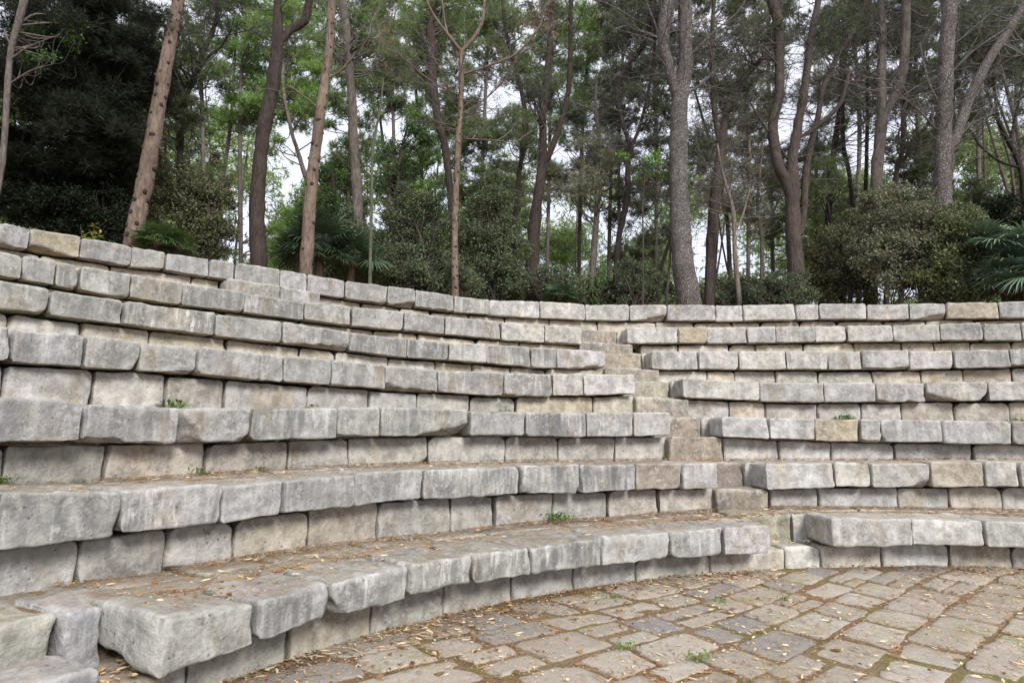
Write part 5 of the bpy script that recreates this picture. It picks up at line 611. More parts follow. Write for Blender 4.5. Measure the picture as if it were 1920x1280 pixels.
# ------------------------------------------------------------------ stone blocks
def lattice(n):
    nx, ny, nz = n
    idx = -np.ones((nx + 1, ny + 1, nz + 1), np.int64)
    I, J, K = np.meshgrid(np.arange(nx + 1), np.arange(ny + 1), np.arange(nz + 1), indexing='ij')
    surf = (I == 0) | (I == nx) | (J == 0) | (J == ny) | (K == 0) | (K == nz)
    idx[surf] = np.arange(surf.sum())
    q = []
    def side(A, flip):
        a, b_, c, d = A[:-1, :-1].ravel(), A[1:, :-1].ravel(), A[1:, 1:].ravel(), A[:-1, 1:].ravel()
        q.append(np.stack([a, d, c, b_] if flip else [a, b_, c, d], 1))
    side(idx[:, :, 0], True); side(idx[:, :, -1], False)
    side(idx[:, 0, :], False); side(idx[:, -1, :], True)
    side(idx[0, :, :], True); side(idx[-1, :, :], False)
    return I[surf], J[surf], K[surf], np.concatenate(q)

def axis_ts(L, r, step):
    """positions along one axis, -L/2..L/2, denser by the ends"""
    n = max(2, int(round((L - 2 * r) / step)))
    inner = np.linspace(-L / 2 + r, L / 2 - r, n + 1)
    e = np.array([0, .28, .62]) * r
    return np.concatenate([-L / 2 + e, inner, L / 2 - e[::-1]])

def block_mesh(L, D, H, seed, step=.05, r=.028, rough=1., chips=(), rc=.03):
    r = min(r, H * .3, D * .3, L * .3); rc = max(r, min(rc, H * .4, L * .4))
    tx, ty, tz = axis_ts(L, rc, step), axis_ts(D, r, step * 1.6), axis_ts(H, rc, step)
    I, J, K, quads = lattice((len(tx) - 1, len(ty) - 1, len(tz) - 1))
    p = np.stack([tx[I], ty[J], tz[K]], 1)
    h = np.array([L, D, H]) / 2
    kr = np.random.RandomState(seed).uniform(.25, 1.5, 4)
    rr = rc * kr[(p[:, 0] > 0) * 2 + (p[:, 2] > 0)]
    for ax_i, ax_k in ((0, 2),):
        qx = np.clip(p[:, ax_i], -(h[ax_i] - rr), h[ax_i] - rr); qz = np.clip(p[:, ax_k], -(h[ax_k] - rr), h[ax_k] - rr)
        nx_, nz_ = p[:, ax_i] - qx, p[:, ax_k] - qz
        l2 = np.sqrt(nx_ ** 2 + nz_ ** 2); f = np.where(l2 > rr, rr / np.maximum(l2, 1e-9), 1.)
        p[:, ax_i] = qx + nx_ * f; p[:, ax_k] = qz + nz_ * f
    rn = r * np.clip(1 + 1.0 * vnoise(p, 7, seed) + .6 * vnoise(p, 21, seed + 5), .2, 2.3)
    rn = np.minimum(rn, np.min(h) * .8)[:, None]
    q = np.clip(p, -(h - rn), h - rn)
    n = p - q
    ln = np.linalg.norm(n, axis=1, keepdims=True); ln[ln < 1e-9] = 1
    nn = n / ln
    p = q + nn * np.minimum(ln, rn)
    for (pt, nv, rag) in chips:
        nv = np.array(nv, float); nv /= np.linalg.norm(nv)
        d = (p - np.array(pt)) @ nv
        d = d + rag * vnoise(p, 14, seed + 9)
        p = p - np.where(d > 0, d, 0)[:, None] * nv
    dis = rough * (.008 * vnoise(p, 2.3, seed + 1) + .008 * vnoise(p, 6.5, seed + 2) + .006 * vnoise(p, 15, seed + 3) + .003 * vnoise(p, 36, seed + 4))
    p = p + nn * dis[:, None]
    return p, quads

BLOCKS = [0]
def stone(name, parent, th_a, th_b, R, D, zt_a, zt_b, zb_a, zb_b, tint, streak, step=.05, gap=.014, r=.03, rough=1., chips='auto', dr=0., yaw=0., label=None, rc=.035):
    """one block of a course, its front chord on radius R between two angles (th_a > th_b, left to right)"""
    BLOCKS[0] += 1; seed = BLOCKS[0] * 3
    rg = random.Random(seed)
    a, b_ = pol(th_a, R + dr), pol(th_b, R + dr)
    v = b_ - a; L = float(np.hypot(v[0], v[1])) - gap * rg.uniform(.5, 1.7)
    ang = math.atan2(v[1], v[0]) + yaw + R_(rg.uniform(-.5, .5))
    mid = (a + b_) / 2
    H = ((zt_a + zt_b) - (zb_a + zb_b)) / 2
    zc = (zt_a + zt_b + zb_a + zb_b) / 4
    ch = []
    if chips == 'auto':
        for sx in (-1, 1):
            if rg.random() < .3:      # lower corner broken away
                s = rg.uniform(.012, .05) * (2.2 if rg.random() < .12 else 1)
                ch.append(((sx * (L / 2 - s * rg.uniform(.5, 1)), -D / 2, -H / 2 + s * .45), (sx * rg.uniform(.4, 1), -rg.uniform(.5, 1.), -rg.uniform(.5, 1.1)), .018))
            if rg.random() < .28:
                s = rg.uniform(.012, .035)
                ch.append(((sx * (L / 2 - s), -D / 2, H / 2 - s * .4), (sx * rg.uniform(.4, 1), -rg.uniform(.4, .9), rg.uniform(.4, 1)), .012))
            if rg.random() < .25:
                s = rg.uniform(.01, .03)
                ch.append(((sx * (L / 2 - s * .4), -D / 2 + s * .4, 0), (sx, -.8, rg.uniform(-.2, .2)), .015))
        if rg.random() < .1:         # flake off the lower arris
            ch.append(((rg.uniform(-.3, .3) * L, -D / 2 + .015, -H / 2 + .012), (rg.uniform(-.25, .25), -.6, -1), .022))
    elif chips:
        ch = [((c[0][0] * L, c[0][1] * D, c[0][2] * H), c[1], c[2]) for c in chips]
    p, quads = block_mesh(L, D, H, seed, step, r, rough, ch, rc)
    # shear so that top and bottom follow the measured lines
    t = p[:, 0] / max(L, .01)
    w = p[:, 2] / H + .5
    p[:, 2] += (zt_b - zt_a) * t * w + (zb_b - zb_a) * t * (1 - w)
    me = mesh_from(name, p, None, quads, [M['stone']])
    o = bpy.data.objects.new(name, me)
    c, s = math.cos(ang), math.sin(ang)
    o.location = (mid[0] - s * D / 2, mid[1] + c * D / 2, zc)
    o.rotation_euler = (R_(rg.uniform(-.5, .5)), 0, ang)
    k = rg.uniform(.88, 1.1)
    o.color = (tint[0] * k, tint[1] * k * rg.uniform(.985, 1.01), tint[2] * k * rg.uniform(.95, 1.03), min(1., streak * rg.uniform(.35, 1.35)))
    link(o, parent)
    if label: o['label'] = label
    return o

GREY, GREYD, RISER, BEIGE, BROWN, TAN, WHITE = (.50, .49, .478), (.365, .36, .352), (.535, .52, .495), (.56, .51, .425), (.30, .262, .212), (.44, .39, .305), (.61, .60, .58)
TIER_LABEL = {1: 'lowest curved tier of grey stone seats, rising straight from the paved floor',
 2: 'second curved stone seat tier up from the paving, with needle strewn tread before it',
 3: 'third curved stone seat tier from the bottom, green weeds growing along its top',
 4: 'fourth curved stone seat tier, the middle one, level with the eye',
 5: 'fifth curved stone seat tier up, above the middle one, on pale beige risers',
 6: 'sixth curved stone seat tier, next below the topmost one',
 7: 'topmost curved tier of stone blocks, closing the seating below the trees'}
SPECIAL = {(7, 2): (TAN, .1, 'yellowish slab'), (7, 25): (TAN, .1, 'yellowish slab'), (2, 9): (BROWN, .1, 'brown slab near the steps'),
           (6, 16): (TAN, .1, 'yellowish slab'), (3, 14): (TAN, .2, None), (2, 16): (TAN, .2, None), (6, 4): ((.33, .31, .28), .6, None)}
for k in range(1, 8):
    base = pol(100, RS[k], TOPZ[k - 1] if k > 1 else 0)
    tier = tag(empty('seat_tier', base), TIER_LABEL[k], 'stone seating', 'curved tiers of the stone theatre')
    E = list(SLABS[k])
    # carry on a little beyond the frame
    last = E[-1]
    for j in range(3):
        last = (last[0] - 5.2 + j * .4, last[1], last[2]); E.append(last)
    if k >= 3:
        for j in range(2): E.insert(0, (E[0][0] + 4.6, E[0][1], E[0][2]))
    shift = 2 if k >= 3 else 0
    parts = []
    for i in range(len(E) - 1):
        if E[i] is None or E[i + 1] is None: continue
        (ta, za, ba), (tb, zb, bb) = E[i], E[i + 1]
        # even out the two ends a little so neighbours step by a centimetre or so
        rg = random.Random(k * 100 + i)
        dz = rg.uniform(-.008, .008)
        near = k <= 2 and i < 12
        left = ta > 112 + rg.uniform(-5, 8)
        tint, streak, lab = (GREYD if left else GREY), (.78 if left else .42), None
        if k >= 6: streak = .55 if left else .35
        sp = SPECIAL.get((k, i - shift))
        if sp: tint, streak, lab = sp[0], sp[1], sp[2]
        chips = 'auto'
        if k == 3 and i - shift == 2: chips = [((-.5, -.5, .42), (-1.0, -.95, -.85), .02), ((.35, -.5, -.42), (.5, -.6, -1), .02)]
        if k == 1 and i == 0: chips = [((-.49, -.3, -.46), (-.7, .2, -1), .02), ((-.5, -.46, .1), (-1, -1, .1), .02), ((.49, -.47, .46), (.8, -.5, .8), .02)]
        if k == 1 and i == 4: chips = [((.5, -.45, .3), (1, -.4, .5), .02)]
        if k == 4 and i - shift == 19: chips = [((-.2, -.45, -.35), (-.35, -.5, -1), .02), ((.5, -.4, -.1), (1, -.5, -.7), .02)]
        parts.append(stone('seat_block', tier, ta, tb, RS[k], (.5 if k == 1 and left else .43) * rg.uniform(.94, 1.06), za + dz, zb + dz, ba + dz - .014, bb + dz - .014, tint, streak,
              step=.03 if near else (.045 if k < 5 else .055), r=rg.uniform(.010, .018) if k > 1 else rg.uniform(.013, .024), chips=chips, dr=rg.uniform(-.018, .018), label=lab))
    # risers under the slabs
    E = list(RISERS[k])
    for j in range(3): E.append(E[-1] - 4.8 + .5 * j)
    E.insert(0, E[0] + 4.5)
    if k >= 3: E.insert(0, E[0] + 4.5)
    sh = 2 if k >= 3 else 1
    for i in range(len(E) - 1):
        if E[i] is None or E[i + 1] is None: continue
        ta, tb = E[i], E[i + 1]
        rg = random.Random(k * 1000 + i)
        zt = [float(zint(k, q, 2)) - rg.uniform(.026, .046) for q in (ta, tb)]
        zb = [float(zint(k - 1, q, 1)) - .06 if k > 1 else -.05 for q in (ta, tb)]
        tint, streak = RISER, .22
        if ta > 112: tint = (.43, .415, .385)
        if k >= 5: tint, streak = BEIGE, .05
        if k == 3 and rg.random() < .3: tint, streak = BEIGE, .1
        if k == 4 and rg.random() < .25: tint = BEIGE
        if k == 5 and (100 > ta > 84 or rg.random() < .3): tint = RISER
        if k == 4 and ta > 144: tint = RISER
        u_ = rg.random()
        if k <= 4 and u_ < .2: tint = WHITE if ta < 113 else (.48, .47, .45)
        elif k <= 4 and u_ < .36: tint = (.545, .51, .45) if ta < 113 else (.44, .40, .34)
        if k >= 5 and u_ < .25: tint = (.60, .56, .48)
        dr = rg.uniform(-.012, .012)
        lab = None
        D = .34
        if k == 7 and i - sh in (4, 5):     # two blocks pushed forward under the coping
            dr, tint, streak, D = -.30, GREYD, .5, .62
            lab = 'grey block standing proud under the coping'
            zb = [z - .03 for z in zb]; zt = [z + .01 for z in zt]
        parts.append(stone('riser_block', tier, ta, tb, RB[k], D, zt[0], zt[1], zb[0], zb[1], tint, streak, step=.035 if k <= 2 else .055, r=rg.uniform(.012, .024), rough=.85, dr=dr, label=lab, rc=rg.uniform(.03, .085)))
    # flat stones of the tread behind the slabs (the two treads one can look down on)
    if k in (1, 2):
        r0, r1 = RS[k] + .5, RB[k + 1] + .06
        for ring in range(2):
            ra, rb_ = r0 + (r1 - r0) * ring / 2, r0 + (r1 - r0) * (ring + 1) / 2
            th = (151.7 if ring == 0 else 158.) if k == 1 else 160.
            rg = random.Random(k * 77 + ring)
            while th > 64:
                w = rg.uniform(3.6, 7.)
                tb = th - w
                if not (th > 99.4 and tb < 104.9):
                    z = [float(zint(k, q, 1)) - rg.uniform(.012, .03) for q in (th, tb)]
                    parts.append(stone('tread_slab', tier, th, tb, ra, rb_ - ra - .012, z[0], z[1], z[0] - .1, z[1] - .1, (.33, .295, .245), .35, step=.05 if k == 1 else .07, gap=.03, r=.016, rough=.8, chips=None))
                elif th > 104.9 and th - 104.9 > 1.2:
                    tb = 104.9
                    z = float(zint(k, th, 1)) - .02
                    parts.append(stone('tread_slab', tier, th, tb, ra, rb_ - ra - .012, z, z, z - .1, z - .1, (.33, .295, .245), .35, step=.06, gap=.03, r=.016, rough=.8, chips=None))
                else:
                    tb = th - 1.
                th = tb
    for o in parts: o.location = Vector(o.location) - tier.location

# ------------------------------------------------------------------ the steps that climb between the blocks
def stair(label, th_l, th_r, th_mid, tiers, rising):
    root = tag(empty('stone_stair', pol((th_l + th_r) / 2, RS[1], 0)), label, 'steps')
    parts = []
    for k in tiers:
        rg = random.Random(k * 31 + int(th_l))
        zlow = float(zint(k, th_r, 2)) - .015
        zhi = float(zint(k, th_r, 1)) - .01
        zprev = float(zint(k - 1, th_r, 1)) if k > 1 else 0
        kk = rg.uniform(.92, 1.22); tint = (BROWN[0] * kk, BROWN[1] * kk * rg.uniform(.98, 1.02), BROWN[2] * kk * rg.uniform(.94, 1.06))
        if k >= 4: tint = tuple(a * .78 + b_ * .22 for a, b_ in zip(tint, BEIGE))
        if k > 1:
            parts.append(stone('step', root, th_l - .1, th_r - .45, RB[k] - .10, .42, zlow, zlow - .01, zprev - .06, zprev - .06, tint, .6, step=.035, r=.02, rough=1.5, rc=.05))
        tint2 = tuple(t * rg.uniform(.95, 1.12) for t in tint)
        if k < 7:
            parts.append(stone('step', root, th_l + .6, th_mid, RB[k] + .2, .44, zhi, zhi, zlow - .05, zlow - .05, tint2, .5, step=.035, r=.02, rough=1.5, rc=.05))
            parts.append(stone('side_stone', root, th_mid, th_r - 1.6, RB[k] + .19, .4, zhi + .005, zhi + .005, zlow - .05, zlow - .05, RISER if k < 5 else BEIGE, .3, step=.04, r=.02, rough=1.1, rc=.05))
    for o in parts: o.location = Vector(o.location) - root.location
    return root
stair('narrow flight of brown stone steps climbing through the tiers right of centre', 104.7, 100.0, 100.5, (1, 2, 3, 4, 5, 6), True)
root = tag(empty('stone_stair', pol(154, 6.4, 0)), 'cut off steps at the lower left corner beside the big rounded end block', 'steps')
parts = [stone('side_stone', root, 153.25, 151.6, 6.55, .44, .535, .535, .22, .22, (.36, .36, .375), .5, step=.025, r=.035, rough=1.2, chips=None),
         stone('step', root, 158.5, 153.3, 6.58, .42, .535, .53, .22, .22, (.40, .385, .35), .4, step=.03, r=.03, rough=1.5, rc=.06),
         stone('step', root, 160., 153.5, 6.2, .33, .40, .395, -.05, -.05, (.42, .42, .435), .5, step=.03, r=.05, rough=1.3, chips=None),
         stone('tread_slab', root, 153.3, 150.6, 6.22, .45, .262, .262, .0, .0, (.30, .25, .18), .2, step=.04, r=.03, rough=1.4, chips=None)]
for o in parts: o.location = Vector(o.location) - root.location

# ------------------------------------------------------------------ ground: one sheet, floor > earth core under the tiers > wood floor > horizon
def ground():
    ths = np.concatenate([np.arange(36, 176, 1.), np.arange(176, 396, 5.)])
    FZ = .08
    prof = [(.02, 0, None), (2, 0, None), (4, 0, None), (5.6, 0, None), (RB[1] + .2, 0, 0)]
    for k in range(1, 8):
        prof.append((RB[k] + .27, 0, k - 1)); prof.append((RB[k] + .30, 0, k))
    prof += [(13.2, 0, 7), (14, 0, 7), (16, 0, 7), (20, 0, 7), (30, 0, 7), (60, 0, 7), (150, 0, 7), (600, 0, 7)]
    V = []
    for th in ths:
        w = max(0., min(1., (th - 36) / 8)) * max(0., min(1., (178 - th) / 3)) if th < 180 else 0.
        for (R, _, k) in prof:
            z = -.006 + FZ
            if k: z = (float(zint(k, th, 1)) - .035 - (.03 if k == 7 else 0)) * w + (FZ - .006) * (1 - w)
            if R > 13: z += .05 * mnoise.noise(Vector((R * math.cos(R_(th)) * .3, R * math.sin(R_(th)) * .3, 0)))
            V.append((CX + R * math.cos(R_(th)), CY + R * math.sin(R_(th)), z))
    m = len(prof); q = []
    for i in range(len(ths)):
        j = (i + 1) % len(ths)
        for a in range(m - 1):
            q.append((i * m + a, i * m + a + 1, j * m + a + 1, j * m + a))
    me = mesh_from('ground', V, None, np.array(q), [M['dirt']], smooth=False)
    return tag(link(bpy.data.objects.new('ground', me)), 'brown earth strewn with pine needles under the wood and in the joints', None, None, 'structure')
ground()

# ------------------------------------------------------------------ paving of the floor
EDGES = []
def paving():
    mb = MB(); rg = random.Random(4)
    A = R_(41); ca, sa = math.cos(A), math.sin(A)
    def warp(u, v):
        x = CX + u * ca - v * sa; y = 2.5 + u * sa + v * ca
        n = mnoise.noise(Vector((x * .35, y * .35, 3))); n2 = mnoise.noise(Vector((x * .35, y * .35, 9)))
        return x + .35 * n, y + .35 * n2
    nv = 30
    v = -7.
    rows = []
    while v < 7.5:
        h = rg.uniform(.27, .42); rows.append((v, v + h)); v += h
    for (v0, v1) in rows:
        u = -8 + rg.random()
        while u < 9:
            w = rg.uniform(.28, .60); u1 = u + w
            subs = [(u, u1, v0, v1)]
            if rg.random() < .16: subs = [(u, u1, v0, (v0 + v1) / 2), (u, u1, (v0 + v1) / 2, v1)]
            for (a0, a1, b0, b1) in subs:
                j = lambda s: rg.uniform(-s, s)
                def cj(u_, v_): return (u_ + .075 * mnoise.noise(Vector((u_ * 2.3, v_ * 2.3, 21))), v_ + .075 * mnoise.noise(Vector((u_ * 2.3, v_ * 2.3, 41))))
                cs = [cj(a0, b0), cj(a1, b0), cj(a1, b1), cj(a0, b1)]
                cs = [(q[0] + j(.022), q[1] + j(.022)) for q in cs]
                cx, cy = warp((a0 + a1) / 2, (b0 + b1) / 2)
                rr = math.hypot(cx - CX, cy - CY)
                if rr > RB[1] - .02 or cy < -1.6: continue
                inset = rg.uniform(.005, .016)
                ring = []
                for c in range(4):
                    p0, p1 = cs[c], cs[(c + 1) % 4]
                    for t in np.linspace(0, 1, 9)[:-1]:
                        ring.append((p0[0] + (p1[0] - p0[0]) * t, p0[1] + (p1[1] - p0[1]) * t))
                ring = np.array(ring); cen = ring.mean(0)
                # round the corners, ragged edge
                d = ring - cen
                ex, ey = (a1 - a0) / 2, (b1 - b0) / 2
                s = np.abs(d) / np.array([ex, ey])
                rad = (s ** 11).sum(1) ** (1 / 7.)
                d = d / np.maximum(rad, 1)[:, None]
                dl = np.linalg.norm(d, axis=1, keepdims=True)
                rag = np.array([mnoise.noise(Vector((q[0] * 9, q[1] * 9, 1.7))) + .8 * mnoise.noise(Vector((q[0] * 23, q[1] * 23, 4.7))) for q in ring])[:, None]
                d = d * (1 - (inset + .012 * rag) / dl)
                z0 = rg.uniform(-.006, .008); tx, ty = j(.012), j(.012)
                P = []
                for f, z in ((1., -.04), (1., -.009), (.985, -.003), (.95, 0.), (.7, .001), (.35, .001)):
                    for q in cen + d * f:
                        x, y = warp(*q)
                        P.append((x, y, .08 + z + z0 + tx * (q[0] - cen[0]) + ty * (q[1] - cen[1]) + (.004 * mnoise.noise(Vector((x * 5, y * 5, 0))) if z >= 0 else 0)))
                x, y = warp(*cen); P.append((x, y, .08 + z0 + .001))
                n = len(ring)
                if rr < RB[1] - .4 and cy > .5:
                    EDGES.extend([P[n + i][:2] for i in range(0, n, 2)])
                Q = [(r * n + i, r * n + (i + 1) % n, (r + 1) * n + (i + 1) % n, (r + 1) * n + i) for r in range(5) for i in range(n)]
                T = [(5 * n + i, 5 * n + (i + 1) % n, 6 * n) for i in range(n)]
                mb.add(P, Q, T)
            u = u1
    o = mb.build('paved_floor', [M['paving']])
    return tag(o, 'floor of worn irregular flagstones with mossy joints', None, None, 'structure')
paving()

# ------------------------------------------------------------------ fallen leaves and needles
def scatter_leaves(name, pts, lens, widths, mat, color, label, curl=.5):
    n = len(pts)
    mb_v = []; rgs = np.random.RandomState(len(name))
    az = rgs.uniform(0, 2 * np.pi, n); L = lens; W = widths
    d = np.stack([np.cos(az), np.sin(az), np.zeros(n)], 1); s = np.stack([-np.sin(az), np.cos(az), np.zeros(n)], 1)
    tilt = rgs.uniform(-.25, .25, n); roll = rgs.uniform(-.5, .5, n); cu = rgs.uniform(.1, 1, n) * curl
    rows = []
    prof = [(-.5, .12), (-.2, .9), (.15, 1.), (.5, .08)]
    for t, w in prof:
        z = tilt * t * L * .5 + cu * L * (t * t) * .5 + .004 + .2 * abs(0) 
        c = pts + d * (t * L)[:, None]; c[:, 2] += z + np.abs(tilt) * L * .25
        for sg in (-1, 1):
            q = c + s * (sg * w * W * .5)[:, None]
            q[:, 2] += sg * roll * w * W * .5 + np.abs(roll) * W * .3 + W * w * .15
            rows.append(q)
    V = np.stack(rows, 1)          # n, 8, 3
    idx = np.arange(n)[:, None] * 8
    Q = np.concatenate([idx + np.array([[2 * r, 2 * r + 1, 2 * r + 3, 2 * r + 2]]) for r in range(3)])
    me = mesh_from(name, V.reshape(-1, 3), None, Q, [mat], True)
    o = bpy.data.objects.new(name, me); o.color = (*color, 1)
    return tag(link(o), label, None, None, 'stuff')

def floor_points(n, seed, near_wall=.35):
    r = np.random.RandomState(seed); out = []
    while len(out) < n:
        th = r.uniform(64, 172)
        if r.rand() < near_wall: R = RB[1] - .02 - abs(r.normal(0, .22))
        else: R = math.sqrt(r.uniform(1.2, (RB[1] - .05) ** 2))
        p = pol(th, R)
        if p[1] < 1. : continue
        k = mnoise.noise(Vector((p[0] * .9, p[1] * .9, seed)))
        if r.rand() > .5 + 1.3 * k: continue
        p[2] = .084; out.append(p)
    return np.array(out)

def tread_points(n, seed, edge):
    r = np.random.RandomState(seed); out = []
    while len(out) < n:
        k = 1 if r.rand() < .6 else 2
        th = r.uniform(70, 158 if k == 2 else 151)
        if edge: R = (RS[k] + .51 + r.normal(0, .03)) if r.rand() < .45 else (RB[k + 1] - abs(r.normal(0, .09)))
        else: R = r.uniform(RS[k] + .12, RB[k + 1])
        if 99.3 < th < 105 : 
            if R < RB[k] + .1: continue
        z = float(zint(k, th, 1)) - .008
        p = pol(th, R, z)
        if r.rand() > .6 + .8 * mnoise.noise(Vector((p[0] * 1.2, p[1] * 1.2, 5))): continue
        out.append(p)
    return np.array(out)

P1 = np.concatenate([floor_points(4600, 1), tread_points(1500, 2, False), np.array([pol(rs.uniform(99.8, 104.6), rs.uniform(RB[1] + .02, RB[1] + .14), float(zint(1, 102, 2)) - .0) for _ in range(40)])])
n = len(P1)
scatter_leaves('fallen_leaves', P1, rs.uniform(.02, .068, n), rs.uniform(.005, .015, n), M['dryleaf'], (.50, .40, .275), 'dry curled tan leaves scattered over paving and treads')
P1b = np.array([pol(rs.uniform(150.8, 153.2), rs.uniform(6.25, 6.55), .275) for _ in range(60)])
scatter_leaves('fallen_leaves_on_steps', P1b, rs.uniform(.025, .06, 60), rs.uniform(.01, .02, 60), M['dryleaf'], (.50, .37, .22), 'dry leaves lying in the corner of the cut off steps')
PT = np.concatenate([floor_points(110, 21), tread_points(40, 22, False)])
scatter_leaves('fallen_twigs', PT, rs.uniform(.08, .24, 150), rs.uniform(.004, .008, 150), M['straw'], (.22, .16, .11), 'thin broken twigs lying on the paving', .15)
P2 = np.concatenate([floor_points(1300, 7), tread_points(300, 9, False)])
n = len(P2)
scatter_leaves('brown_leaves', P2, rs.uniform(.02, .045, n), rs.uniform(.012, .026, n), M['dryleaf'], (.20, .11, .055), 'darker brown leaf scraps scattered over the paving', 1.)
ed = np.array(EDGES); pick = rs.randint(0, len(ed), 15000)
E3 = np.concatenate([ed[pick] + rs.normal(0, .022, (15000, 2)), np.full((15000, 1), .082)], 1)
E3 = E3[[mnoise.noise(Vector((p[0] * .8, p[1] * .8, 2))) > -.12 for p in E3]]
P3 = np.concatenate([E3, tread_points(12000, 4, True), tread_points(3500, 14, False), floor_points(4000, 6, .6)])
n = len(P3)
scatter_leaves('pine_needle_litter', P3, rs.uniform(.03, .09, n), rs.uniform(.0025, .0045, n), M['straw'], (.31, .185, .10), 'rusty pine needles drifted along the joints and treads', .3)

PC = np.concatenate([floor_points(9000, 41), tread_points(3500, 42, False), tread_points(2500, 43, True)])
n = len(PC)
scatter_leaves('leaf_crumbs', PC, rs.uniform(.007, .022, n), rs.uniform(.004, .011, n), M['dryleaf'], (.44, .345, .235), 'crumbled leaf bits and bark scraps spread over the paving and treads')
def joint_grass():
    r = np.random.RandomState(77)
    p = ed[r.randint(0, len(ed), 26000)] + r.normal(0, .012, (26000, 2))
    p = np.array([q for q in p if mnoise.noise(Vector((q[0] * 1.1, q[1] * 1.1, 31))) > .2])
    tr = [t for t in tread_points(2200, 33, True) if mnoise.noise(Vector((t[0] * 1.6, t[1] * 1.6, 12))) > .2]
    P = np.concatenate([np.concatenate([p, np.full((len(p), 1), .072)], 1), np.array(tr)])
    n = len(P); a = r.uniform(0, 6.28, n); h = r.uniform(.006, .026, n)
    d = np.stack([np.cos(a), np.sin(a), np.zeros(n)], 1)
    tip = P + d * (h * r.uniform(.1, 1., n))[:, None]; tip[:, 2] += h
    s = np.stack([-d[:, 1], d[:, 0], d[:, 2]], 1) * .0035
    me = mesh_from('joint_grass', np.stack([P - s, P + s, tip], 1).reshape(-1, 3), np.arange(3 * n).reshape(-1, 3), None, [M['leaf']], False)
    o = link(bpy.data.objects.new('joint_grass', me)); o.color = (.15, .17, .045, 1)
    tag(o, 'moss and short grass growing in the paving joints', None, None, 'stuff')
joint_grass()

# ------------------------------------------------------------------ small weeds
def weed(x, y, z, h, label, yellow=False):
    mb = MB(); r = random.Random(label)
    nl = 34 if h < .11 else 60
    for i in range(nl):
        a = r.uniform(0, 6.28); out = r.uniform(.15, 1.) * h * .8; up = h * r.uniform(.1, .8)
        p0 = np.array([x + r.gauss(0, h * .55), y + r.gauss(0, h * .2), z]); tip = p0 + np.array([math.cos(a) * out, math.sin(a) * out, up])
        s = np.array([-math.sin(a), math.cos(a), 0]) * h * r.uniform(.06, .14)
        m = (p0 + tip) / 2 + np.array([0, 0, h * .12])
        m2 = m * .35 + tip * .65 + np.array([0, 0, h * .05])
        mb.add([p0, m - s * .3, m + s * .3, m2 - s, m2 + s, tip], [(1, 2, 4, 3)], [(0, 2, 1), (3, 4, 5)])
    o = mb.build('weed', [M['leaf']], origin=(x, y, z))
    o.color = (.12, .21, .06, 1)
    tag(o, label, 'weed', 'weeds growing in the stone joints')
for (x, y, z, h, lab) in WEEDS:
    if z > .1:
        th = math.degrees(math.atan2(y - CY, x - CX)); k = int(np.argmin([abs(z - TOPZ[q]) for q in TOPZ])) + 1
        z = float(zint(k, th, 1)) - .015
    weed(x, y, max(z, .075), h, lab)

# ------------------------------------------------------------------ trees
def catmull(pts, sub):
    P = np.array(pts, float)
    P = np.vstack([2 * P[0] - P[1], P, 2 * P[-1] - P[-2]])
    out = []
    for i in range(1, len(P) - 2):
        for t in np.linspace(0, 1, sub, endpoint=False):
            a, b_, c, d = P[i - 1], P[i], P[i + 1], P[i + 2]
            out.append(.5 * ((2 * b_) + (-a + c) * t + (2 * a - 5 * b_ + 4 * c - d) * t * t + (-a + 3 * b_ - 3 * c + d) * t ** 3))
    out.append(P[-2]); return np.array(out)

def tube(pts, nseg=10, sub=6, wob=.0, seed=0, cap=True, smooth=True):
    """pts: (x,y,z,r) polyline -> verts, quads"""
    C = catmull(pts, sub) if smooth else np.array(pts, float)
    p, r = C[:, :3], np.maximum(C[:, 3], .0015)
    t = np.gradient(p, axis=0); t /= np.maximum(np.linalg.norm(t, axis=1, keepdims=True), 1e-6)
    ref = np.where(np.abs(t[:, 2:3]) > .8, np.array([[0., 1, 0]]), np.array([[0., 0, 1]]))
    ref[:] = ref[0]
    u = np.cross(ref, t); u /= np.maximum(np.linalg.norm(u, axis=1, keepdims=True), 1e-6); v = np.cross(t, u)
    a = np.linspace(0, 2 * np.pi, nseg, endpoint=False)
    ring = u[:, None] * np.cos(a)[None, :, None] + v[:, None] * np.sin(a)[None, :, None]
    V = p[:, None] + ring * r[:, None, None]
    if wob:
        nz = vnoise(V, 5, seed) + .6 * vnoise(V, 13, seed + 3)
        V = V + ring * (r[:, None] * wob * nz)[:, :, None]
    m = len(p); i = np.arange(m - 1)[:, None] * nseg; j = np.arange(nseg)[None, :]; j2 = (j + 1) % nseg
    Q = np.stack([i + j, i + j2, i + nseg + j2, i + nseg + j], 2).reshape(-1, 4)
    return V.reshape(-1, 3), Q

def blob(c, r, n=6):
    V, Q = [], []
    for i in range(1, 4):
        ph = math.pi * i / 4
        for j in range(n):
            a = 2 * math.pi * j / n
            V.append((c[0] + r * math.sin(ph) * math.cos(a), c[1] + r * math.sin(ph) * math.sin(a), c[2] + r * 1.15 * math.cos(ph)))
    for i in range(2):
        for j in range(n): Q.append((i * n + j, i * n + n + j, i * n + n + (j + 1) % n, i * n + (j + 1) % n))
    V.append((c[0], c[1], c[2] + r * 1.15)); V.append((c[0], c[1], c[2] - r * 1.15))
    T = [(3 * n, j, (j + 1) % n) for j in range(n)] + [(3 * n + 1, 2 * n + (j + 1) % n, 2 * n + j) for j in range(n)]
    return V, Q, T

